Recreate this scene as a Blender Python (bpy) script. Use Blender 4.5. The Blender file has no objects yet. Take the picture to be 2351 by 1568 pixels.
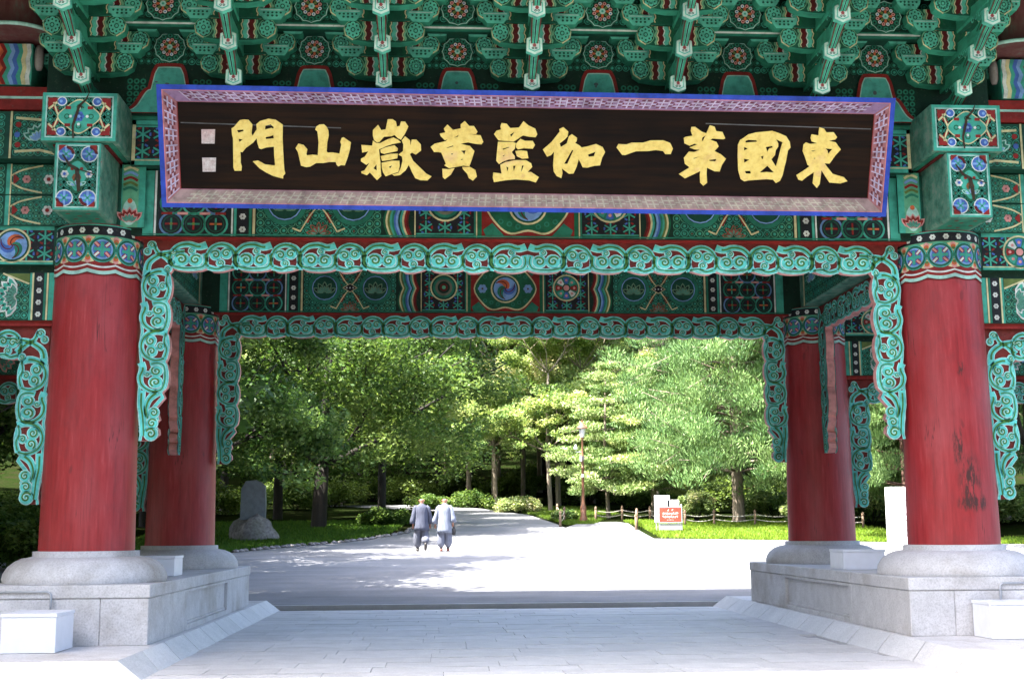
import bpy, math, random
import numpy as np
from mathutils import Vector, Matrix
from mathutils.geometry import tessellate_polygon
R = math.radians
rnd = random.Random(7)
nr = np.random.RandomState(11)
scene = bpy.context.scene
COL = scene.collection

# ------------------------------------------------------------------ camera
yaw, pitch, roll = 0.059, 0.1504, -0.0066
F = Vector((math.sin(yaw)*math.cos(pitch), math.cos(yaw)*math.cos(pitch), math.sin(pitch)))
RT = Vector((math.cos(yaw), -math.sin(yaw), 0)); UP = RT.cross(F)
RT2 = RT*math.cos(roll)+UP*math.sin(roll); UP2 = UP*math.cos(roll)-RT*math.sin(roll)
cam_data = bpy.data.cameras.new('camera'); cam = bpy.data.objects.new('camera', cam_data); COL.objects.link(cam)
M = Matrix(((RT2.x, UP2.x, -F.x, -1.036), (RT2.y, UP2.y, -F.y, -14.447), (RT2.z, UP2.z, -F.z, 1.344), (0, 0, 0, 1)))
cam.matrix_world = M
cam_data.sensor_width = 36; cam_data.lens = 36*2850/2351; cam_data.clip_end = 1500; cam_data.clip_start = .1
scene.camera = cam
# ------------------------------------------------------------------ light
SUN_EL, SUN_AZ = 60, 245          # azimuth the sun stands at, clockwise from +Y
world = bpy.data.worlds.new('World'); scene.world = world; world.use_nodes = True
wn = world.node_tree.nodes; wl = world.node_tree.links
sky = wn.new('ShaderNodeTexSky'); sky.sky_type = 'NISHITA'; sky.sun_disc = False
sky.sun_elevation = R(SUN_EL); sky.sun_rotation = R(SUN_AZ)
sky.dust_density = 3.5; sky.air_density = .8
wn['Background'].inputs[1].default_value = 0.15
wl.new(sky.outputs[0], wn['Background'].inputs[0])
sd = bpy.data.lights.new('sun', 'SUN'); sd.energy = 5.0; sd.angle = R(.53); sd.color = (1, .95, .87)
so = bpy.data.objects.new('sun', sd); COL.objects.link(so)
az = R(SUN_AZ); el = R(SUN_EL)
sdir = Vector((math.sin(az)*math.cos(el), math.cos(az)*math.cos(el), math.sin(el)))
so.rotation_euler = sdir.to_track_quat('Z', 'Y').to_euler(); so.location = (-20, 0, 40)
scene.view_settings.view_transform = 'Standard'; scene.view_settings.look = 'None'
scene.view_settings.exposure = 2.8; scene.view_settings.gamma = 1
scene.cycles.max_bounces = 7; scene.cycles.diffuse_bounces = 5; scene.cycles.transmission_bounces = 4
scene.cycles.transparent_max_bounces = 6

# ------------------------------------------------------------------ materials
MATS = {}
def nodes(name):
    m = bpy.data.materials.new(name); m.use_nodes = True
    nt = m.node_tree; b = nt.nodes['Principled BSDF']; MATS[name] = m
    return m, nt, b
def N(nt, t, **kw):
    n = nt.nodes.new(t)
    for k, v in kw.items(): setattr(n, k, v)
    return n
def coords(nt, scale=(1, 1, 1), kind='Object'):
    tc = N(nt, 'ShaderNodeTexCoord'); mp = N(nt, 'ShaderNodeMapping'); mp.inputs['Scale'].default_value = scale
    nt.links.new(tc.outputs[kind], mp.inputs[0]); return mp.outputs[0]
def geo_coords(nt, scale=(1, 1, 1)):
    g = N(nt, 'ShaderNodeNewGeometry'); mp = N(nt, 'ShaderNodeMapping'); mp.inputs['Scale'].default_value = scale
    nt.links.new(g.outputs['Position'], mp.inputs[0]); return mp.outputs[0]
def noise(nt, vec, scale, detail=4, rough=.55):
    n = N(nt, 'ShaderNodeTexNoise'); n.inputs['Scale'].default_value = scale
    n.inputs['Detail'].default_value = detail; n.inputs['Roughness'].default_value = rough
    nt.links.new(vec, n.inputs['Vector']); return n.outputs['Fac']
def ramp(nt, fac, stops):
    r = N(nt, 'ShaderNodeValToRGB'); e = r.color_ramp.elements
    while len(e) < len(stops): e.new(.5)
    for i, (p, c) in enumerate(stops):
        e[i].position = p; e[i].color = (c, c, c, 1) if not hasattr(c, '__len__') else (*c[:3], 1)
    nt.links.new(fac, r.inputs[0]); return r.outputs[0]
def mix(nt, a, b, fac, mode='MIX'):
    m = N(nt, 'ShaderNodeMix', data_type='RGBA', blend_type=mode)
    for sock, val in ((0, fac), (6, a), (7, b)):
        if hasattr(val, 'is_linked') or isinstance(val, bpy.types.NodeSocket): nt.links.new(val, m.inputs[sock])
        elif hasattr(val, '__len__'): m.inputs[sock].default_value = (*val[:3], 1)
        else: m.inputs[sock].default_value = val
    return m.outputs[2]
def bump(nt, b, h, strength=.3, dist=.01):
    bp = N(nt, 'ShaderNodeBump'); bp.inputs['Strength'].default_value = strength; bp.inputs['Distance'].default_value = dist
    nt.links.new(h, bp.inputs['Height']); nt.links.new(bp.outputs[0], b.inputs['Normal'])

def painted():
    m, nt, b = nodes('painted_wood')
    a = N(nt, 'ShaderNodeVertexColor'); a.layer_name = 'Col'
    gv = geo_coords(nt)
    n1 = noise(nt, gv, 9, 5, .6); n2 = noise(nt, gv, 1.7, 3)
    c = mix(nt, a.outputs[0], ramp(nt, n1, [(.3, .62), (.55, 1.0), (.8, 1.12)]), 1.0, 'MULTIPLY')
    c = mix(nt, c, (.10, .12, .09), ramp(nt, noise(nt, gv, 30, 4, .7), [(.60, 0), (.72, .55)]))
    c = mix(nt, c, ramp(nt, n2, [(.3, .75), (.6, 1.05)]), 1.0, 'MULTIPLY')
    nt.links.new(c, b.inputs['Base Color']); b.inputs['Roughness'].default_value = .62
    b.inputs['Specular IOR Level'].default_value = .3
    bump(nt, b, n1, .25, .004)
    return m
MP = painted()
def column_mat():
    m, nt, b = nodes('red_column_paint')
    v = coords(nt, (1, 1, .09)); v2 = coords(nt, (1, 1, .35)); v3 = coords(nt)
    st = noise(nt, v, 22, 6, .65); bl = noise(nt, v2, 2.2, 4)
    c = ramp(nt, st, [(.25, (.19, .007, .009)), (.42, (.27, .010, .013)), (.60, (.34, .020, .024)), (.8, (.45, .07, .075))])
    c = mix(nt, c, (.36, .06, .068), ramp(nt, bl, [(.45, 0), (.72, .7)]))
    bl2 = noise(nt, coords(nt, (1, 1, .6)), 5.5, 5, .7); c = mix(nt, c, (.22, .018, .022), ramp(nt, bl2, [(.52, 0), (.70, .6)]))
    kn = noise(nt, coords(nt, (1, 1, .45)), 7.5, 1, .4); c = mix(nt, c, (.10, .012, .014), ramp(nt, kn, [(.75, 0), (.79, .5)]))
    w = N(nt, 'ShaderNodeTexNoise'); w.inputs['Scale'].default_value = 16; w.inputs['Detail'].default_value = 2
    vv = coords(nt, (1, 1, .035)); nt.links.new(vv, w.inputs['Vector'])
    crack = ramp(nt, w.outputs['Fac'], [(.0, 0), (.488, 0), (.497, 1), (.503, 1), (.512, 0), (1, 0)])
    cm = mix(nt, (0, 0, 0), crack, ramp(nt, bl, [(.56, 0), (.62, .8)]), 'MIX')
    c = mix(nt, c, (.05, .006, .006), cm)
    k = noise(nt, coords(nt, (1, 1, .5)), 3.3, 2)
    c = mix(nt, c, (.06, .012, .012), ramp(nt, k, [(.74, 0), (.82, .5)]))
    nt.links.new(c, b.inputs['Base Color']); b.inputs['Roughness'].default_value = .5
    bump(nt, b, st, .3, .006)
    return m, nt, b, c
MC, _, _, _ = column_mat()
def scorched_mat():
    m, nt, b, c = column_mat(); m.name = 'red_column_scorched'
    v = coords(nt, (1, 1, .22)); s = noise(nt, v, 14, 6, .75)
    tc = N(nt, 'ShaderNodeTexCoord'); tot = None
    for (px, pz, rx, rz) in ((.03, 1.85, .17, .42), (-.08, 2.25, .10, .30), (.0, 3.15, .06, .12), (.05, 1.62, .25, .14)):
        mp = N(nt, 'ShaderNodeMapping'); mp.inputs['Location'].default_value = (-px/rx, .5/.3, -pz/rz); mp.inputs['Scale'].default_value = (1/rx, 1/.3, 1/rz)
        nt.links.new(tc.outputs['Object'], mp.inputs[0])
        g = N(nt, 'ShaderNodeTexGradient', gradient_type='SPHERICAL'); nt.links.new(mp.outputs[0], g.inputs[0])
        tot = g.outputs['Fac'] if tot is None else mix(nt, tot, g.outputs['Fac'], 1.0, 'LIGHTEN')
    f = mix(nt, tot, ramp(nt, s, [(.42, 0), (.62, 1)]), 1.0, 'MULTIPLY')
    c2 = mix(nt, c, (.035, .012, .010), ramp(nt, f, [(.05, 0), (.35, .92)]))
    nt.links.new(c2, b.inputs['Base Color']); return m
MC2 = scorched_mat()
def stone_mat(name, c1, c2, sc=6, rand=.0, stain=(.25, .23, .2), stain_amt=.5, rough=.75):
    m, nt, b = nodes(name)
    v = geo_coords(nt); n1 = noise(nt, v, sc, 8, .65); n2 = noise(nt, v, 1.3, 5, .6); n3 = noise(nt, v, 55, 3, .7)
    c = ramp(nt, n1, [(.3, c1), (.7, c2)])
    c = mix(nt, c, stain, ramp(nt, n2, [(.5, 0), (.75, stain_amt)]))
    c = mix(nt, c, ramp(nt, n3, [(.32, .74), (.5, .98), (.68, 1.08)]), 1.0, 'MULTIPLY')
    if rand:
        oi = N(nt, 'ShaderNodeObjectInfo')
        c = mix(nt, c, ramp(nt, oi.outputs['Random'], [(0, 1-rand), (1, 1.0)]), 1.0, 'MULTIPLY')
    nt.links.new(c, b.inputs['Base Color']); b.inputs['Roughness'].default_value = rough
    bump(nt, b, n3, .25, .003)
    return m
MSTONE = stone_mat('granite', (.50, .49, .50), (.64, .63, .64), 5, 0, (.30, .26, .22), .75)
MSLAB = stone_mat('granite_slab', (.50, .495, .50), (.63, .625, .63), 4, .13, (.36, .36, .38), .35, .6)
MBEV = stone_mat('granite_border', (.54, .54, .55), (.66, .655, .66), 4, .10, (.36, .36, .38), .35, .6)
MROCK = stone_mat('rock', (.10, .09, .09), (.34, .32, .32), 9, 0, (.12, .13, .08), .6, .9)
MSTELE = stone_mat('stele_stone', (.11, .13, .15), (.19, .22, .25), 5, 0, (.16, .19, .19), .4, .6)
MWHITE = stone_mat('white_stone', (.72, .72, .72), (.82, .82, .82), 5, 0, (.6, .6, .58), .3)
def flat(name, col, rough=.6, metal=0, var=.15, sc=8):
    m, nt, b = nodes(name)
    n1 = noise(nt, geo_coords(nt), sc, 4)
    c = mix(nt, col, ramp(nt, n1, [(.3, 1-var), (.7, 1+var*.4)]), 1.0, 'MULTIPLY')
    nt.links.new(c, b.inputs['Base Color']); b.inputs['Roughness'].default_value = rough; b.inputs['Metallic'].default_value = metal
    return m
MBOX = flat('white_box_paint', (.78, .80, .86), .45, 0, .05)
MPIPE = flat('grey_pipe', (.42, .44, .48), .4, .3, .1)
MGOLD = None
def gold_mat():
    m, nt, b = nodes('yellow_gold_paint')
    v = geo_coords(nt); n1 = noise(nt, v, 14, 5, .7); n2 = noise(nt, v, 3.2, 4)
    c = ramp(nt, n1, [(.3, (.72, .50, .10)), (.5, (.90, .68, .17)), (.8, (.96, .80, .28))])
    c = mix(nt, c, (.75, .42, .28), ramp(nt, n2, [(.58, 0), (.75, .6)]))
    nt.links.new(c, b.inputs['Base Color']); b.inputs['Roughness'].default_value = .45; return m
MGOLD = gold_mat()
def board_mat():
    m, nt, b = nodes('black_lacquer_board')
    v = geo_coords(nt, (.35, 1, 6)); n1 = noise(nt, v, 3, 6, .6)
    gx = geo_coords(nt, (.25, .25, .25)); n2 = noise(nt, gx, 2.6, 3)
    c = mix(nt, (.003, .002, .002), ramp(nt, n1, [(.35, (.006, .004, .003)), (.65, (.024, .010, .004))]), ramp(nt, n2, [(.35, .1), (.6, 1)]))
    nt.links.new(c, b.inputs['Base Color']); b.inputs['Roughness'].default_value = .6; b.inputs['Specular IOR Level'].default_value = .12
    return m
MBOARD = board_mat()
MDARKW = flat('dark_timber', (.035, .05, .035), .8, 0, .4, 5)
MTILE = flat('roof_tile', (.06, .06, .065), .7, 0, .3, 5)
def weathered():
    m, nt, b = nodes('weathered_green_timber')
    v = geo_coords(nt); n1 = noise(nt, v, 7, 6, .7); n2 = noise(nt, v, 19, 5, .7)
    c = ramp(nt, n1, [(.32, (.02, .10, .065)), (.5, (.07, .22, .15)), (.62, (.16, .27, .20)), (.75, (.25, .22, .19))])
    c = mix(nt, c, (.28, .04, .04), ramp(nt, n2, [(.60, 0), (.68, .6)]))
    nt.links.new(c, b.inputs['Base Color']); b.inputs['Roughness'].default_value = .8; bump(nt, b, n2, .4, .006); return m
MWEATH = weathered()
def logmat():
    m, nt, b = nodes('weathered_red_log')
    v = geo_coords(nt, (1, 1, .3)); n1 = noise(nt, v, 8, 6, .7); n2 = noise(nt, geo_coords(nt), 3, 4)
    c = ramp(nt, n1, [(.35, (.10, .02, .02)), (.52, (.17, .07, .06)), (.66, (.10, .17, .13)), (.8, (.15, .24, .19))])
    c = mix(nt, c, (.12, .03, .03), ramp(nt, n2, [(.4, .7), (.65, 0)]))
    nt.links.new(c, b.inputs['Base Color']); b.inputs['Roughness'].default_value = .8; bump(nt, b, n1, .4, .006); return m
MLOG = logmat()

# ------------------------------------------------------------------ object helpers
def tag(o, label=None, cat=None, group=None, kind=None):
    if label: o['label'] = label
    if cat: o['category'] = cat
    if group: o['group'] = group
    if kind: o['kind'] = kind
    return o
def empty(name, loc=(0, 0, 0), parent=None, rz=0):
    o = bpy.data.objects.new(name, None); COL.objects.link(o); o.location = loc; o.rotation_euler = (0, 0, rz); o.empty_display_size = .2
    if parent: o.parent = parent
    return o
def link(name, me, parent=None, loc=None, rot=None):
    o = bpy.data.objects.new(name, me); COL.objects.link(o)
    if parent: o.parent = parent
    if loc is not None: o.location = loc
    if rot is not None: o.rotation_euler = rot
    return o
def copy_tree(o, parent=None):
    c = o.copy(); COL.objects.link(c); c.parent = parent
    for ch in list(o.children): copy_tree(ch, c)
    return c
class MB:
    """collects shapes, builds one mesh; per-face colours optional"""
    def __init__(s): s.v = []; s.f = []; s.c = []; s.sm = []
    def add(s, vs, fs, col=None, smooth=False):
        o = len(s.v); s.v += [tuple(p) for p in vs]
        for f in fs: s.f.append(tuple(i+o for i in f)); s.c.append(col); s.sm.append(smooth)
    def box(s, x0, x1, y0, y1, z0, z1, col=None):
        s.add([(x0, y0, z0), (x1, y0, z0), (x1, y1, z0), (x0, y1, z0), (x0, y0, z1), (x1, y0, z1), (x1, y1, z1), (x0, y1, z1)],
              [(0, 3, 2, 1), (4, 5, 6, 7), (0, 1, 5, 4), (1, 2, 6, 5), (2, 3, 7, 6), (3, 0, 4, 7)], col)
    def lathe(s, prof, n=32, c=(0, 0), col=None, smooth=True, cap=True):
        vs = [(c[0]+r*math.cos(2*math.pi*i/n), c[1]+r*math.sin(2*math.pi*i/n), z) for r, z in prof for i in range(n)]
        fs = [(k*n+i, k*n+(i+1) % n, (k+1)*n+(i+1) % n, (k+1)*n+i) for k in range(len(prof)-1) for i in range(n)]
        s.add(vs, fs, col, smooth)
        if cap:
            s.add([vs[i] for i in range(n)], [tuple(range(n-1, -1, -1))], col)
            s.add([vs[(len(prof)-1)*n+i] for i in range(n)], [tuple(range(n))], col)
    def tube(s, pts, rad, n=6, col=None, smooth=True):
        pts = [Vector(p) for p in pts]; rs = rad if hasattr(rad, '__len__') else [rad]*len(pts)
        vs = []; up = Vector((0, 0, 1))
        d0 = (pts[1]-pts[0]).normalized(); a = d0.cross(up) if abs(d0.z) < .9 else d0.cross(Vector((1, 0, 0))); a.normalize()
        for i, p in enumerate(pts):
            d = (pts[min(i+1, len(pts)-1)]-pts[max(i-1, 0)])
            if d.length < 1e-9: d = d0
            d.normalize(); a = (a-d*a.dot(d)); a.normalize(); b = d.cross(a)
            for k in range(n):
                t = 2*math.pi*k/n; vs.append(p+(a*math.cos(t)+b*math.sin(t))*rs[i])
        fs = [(k*n+i, k*n+(i+1) % n, (k+1)*n+(i+1) % n, (k+1)*n+i) for k in range(len(pts)-1) for i in range(n)]
        fs += [tuple(range(n-1, -1, -1)), tuple((len(pts)-1)*n+i for i in range(n))]
        s.add(vs, fs, col, smooth)
    def mesh(s, name, mat):
        me = bpy.data.meshes.new(name); me.from_pydata(s.v, [], s.f)
        if any(c is not None for c in s.c):
            at = me.color_attributes.new('Col', 'FLOAT_COLOR', 'CORNER')
            arr = np.repeat(np.array([(*(c or (.5, .5, .5)), 1.0) for c in s.c], dtype=np.float32), [len(f) for f in s.f], axis=0)
            at.data.foreach_set('color', arr.ravel())
        me.polygons.foreach_set('use_smooth', s.sm)
        if mat: me.materials.append(mat)
        me.update(); return me
    def build(s, name, mat, parent=None, loc=None, bevel=0):
        o = link(name, s.mesh(name, mat), parent, loc)
        if bevel:
            b = o.modifiers.new('bevel', 'BEVEL'); b.width = bevel; b.segments = 2; b.limit_method = 'ANGLE'
        return o

# ------------------------------------------------------------------ palette (real paint colours)
TQ = (.06, .40, .29); TQ2 = (.022, .21, .13); TQD = (.007, .075, .045); GR = (.010, .13, .06); GRD = (.004, .032, .018); GL = (.13, .42, .24); CY = (.13, .66, .60)
RED = (.27, .018, .014); REDD = (.12, .01, .01); ORG = (.62, .14, .05); PINK = (.72, .33, .30); BLU = (.07, .16, .50); BLUL = (.22, .40, .72)
CRM = (.72, .66, .36); WHT = (.74, .78, .72); PAL = (.42, .70, .60); BLK = (.012, .014, .018); OLV = (.14, .20, .05); BRN = (.20, .09, .03)
LAY = .0016
def cr(pts, n=5, closed=False):
    P = [Vector((p[0], p[1])) for p in pts]; out = []; L = len(P)
    rng = range(L) if closed else range(L-1)
    for i in rng:
        if closed: a, b, c, d = P[(i-1) % L], P[i], P[(i+1) % L], P[(i+2) % L]
        else: a, b, c, d = P[max(i-1, 0)], P[i], P[i+1], P[min(i+2, L-1)]
        for k in range(n):
            t = k/n; q = .5*((2*b)+(c-a)*t+(2*a-5*b+4*c-d)*t*t+(3*b-a-3*c+d)*t**3); out.append((q.x, q.y))
    if not closed: out.append((P[-1].x, P[-1].y))
    return out
def spiral(cx, cy, r0, a0, turns, r1=.0, n=12):
    k = max(4, int(abs(turns)*n)); return [(cx+(r0+(r1-r0)*(i/k))*math.cos(a0+2*math.pi*turns*i/k), cy+(r0+(r1-r0)*(i/k))*math.sin(a0+2*math.pi*turns*i/k)) for i in range(k+1)]
class Cv:
    """paints flat layered shapes in (u,v); each layer stands a coat of paint above the last"""
    def __init__(s): s.v = []; s.f = []; s.c = []; s.M = (1, 0, 0, 1, 0, 0); s.clip = None
    def at(s, tx=0, ty=0, sx=1, sy=1, rot=0):
        c = math.cos(rot); n = math.sin(rot); s.M = (c*sx, -n*sy, n*sx, c*sy, tx, ty); return s
    def T(s, p):
        a, b, c, d, e, f = s.M; return (a*p[0]+b*p[1]+e, c*p[0]+d*p[1]+f)
    def _add(s, pts, faces, col, l):
        o = len(s.v); h = l*LAY
        for p in pts:
            q = s.T(p)
            if s.clip: q = (min(max(q[0], s.clip[0]), s.clip[1]), min(max(q[1], s.clip[2]), s.clip[3]))
            s.v.append((q[0], q[1], h))
        for f in faces: s.f.append(tuple(i+o for i in f)); s.c.append(col)
    def poly(s, pts, col, l): s._add(pts, [tuple(range(len(pts)))], col, l)
    def rect(s, x0, x1, y0, y1, col, l, n=1):
        for i in range(n):
            a = x0+(x1-x0)*i/n; b = x0+(x1-x0)*(i+1)/n; s.poly([(a, y0), (b, y0), (b, y1), (a, y1)], col, l)
    def fan(s, pts, col, l, c=None):
        if c is None: c = (sum(p[0] for p in pts)/len(pts), sum(p[1] for p in pts)/len(pts))
        n = len(pts); s._add([c]+list(pts), [(0, i+1, (i+1) % n+1) for i in range(n)], col, l)
    def disc(s, x, y, r, col, l, n=14, ry=None, a0=0):
        ry = ry or r; s.poly([(x+r*math.cos(a0+2*math.pi*i/n), y+ry*math.sin(a0+2*math.pi*i/n)) for i in range(n)], col, l)
    def ring(s, x, y, r0, r1, col, l, n=20, a0=0, a1=2*math.pi):
        A = [a0+(a1-a0)*i/n for i in range(n+1)]
        s._add([(x+r0*math.cos(a), y+r0*math.sin(a)) for a in A]+[(x+r1*math.cos(a), y+r1*math.sin(a)) for a in A],
               [(i, i+1, n+2+i, n+1+i) for i in range(n)], col, l)
    def stroke(s, pts, w, col, l, closed=False):
        n = len(pts); L = []; Rr = []
        for i, p in enumerate(pts):
            a = pts[(i-1) % n] if closed or i > 0 else p; b = pts[(i+1) % n] if closed or i < n-1 else p
            dx, dy = b[0]-a[0], b[1]-a[1]; d = math.hypot(dx, dy) or 1; ww = (w(i/(n-1)) if callable(w) else w)/2
            L.append((p[0]-dy/d*ww, p[1]+dx/d*ww)); Rr.append((p[0]+dy/d*ww, p[1]-dx/d*ww))
        m = n if closed else n-1
        s._add(L+Rr, [(i, (i+1) % n, n+(i+1) % n, n+i) for i in range(m)], col, l)
    def build(s, name, mapf, parent=None, mat=None):
        o = link(name, s.mesh(name, mapf, mat), parent); return o
    def mesh(s, name, mapf, mat=None):
        mb = MB(); mb.v = [mapf(*p) for p in s.v]; mb.f = s.f; mb.c = s.c; mb.sm = [False]*len(s.f)
        return mb.mesh(name, mat or MP)
def plane(O, u, v, n):
    O, u, v, n = map(Vector, (O, u, v, n)); return lambda a, b, h: tuple(O+u*a+v*b+n*h)
def front(x, y, z): return plane((x, y, z), (1, 0, 0), (0, 0, 1), (0, -1, 0))
def cyl(cx, cy, r): return lambda a, b, h: (cx+(r(b) if callable(r) else r)*math.sin(a/.48)+h*math.sin(a/.48), cy-(r(b) if callable(r) else r)*math.cos(a/.48)-h*math.cos(a/.48), b)
def slab(mb, outline, holes, h0, h1, mapf, cf, cs):
    """solid plate from a flat outline with holes"""
    loops = [outline]+holes
    tri = tessellate_polygon([[Vector((p[0], p[1], 0)) for p in L] for L in loops])
    flatp = [p for L in loops for p in L]
    mb.add([mapf(p[0], p[1], h1) for p in flatp], [tuple(t) for t in tri], cf)
    mb.add([mapf(p[0], p[1], h0) for p in flatp], [tuple(reversed(t)) for t in tri], cf)
    for L in loops:
        n = len(L); mb.add([mapf(p[0], p[1], h0) for p in L]+[mapf(p[0], p[1], h1) for p in L], [(i, (i+1) % n, n+(i+1) % n, n+i) for i in range(n)], cs)
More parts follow.
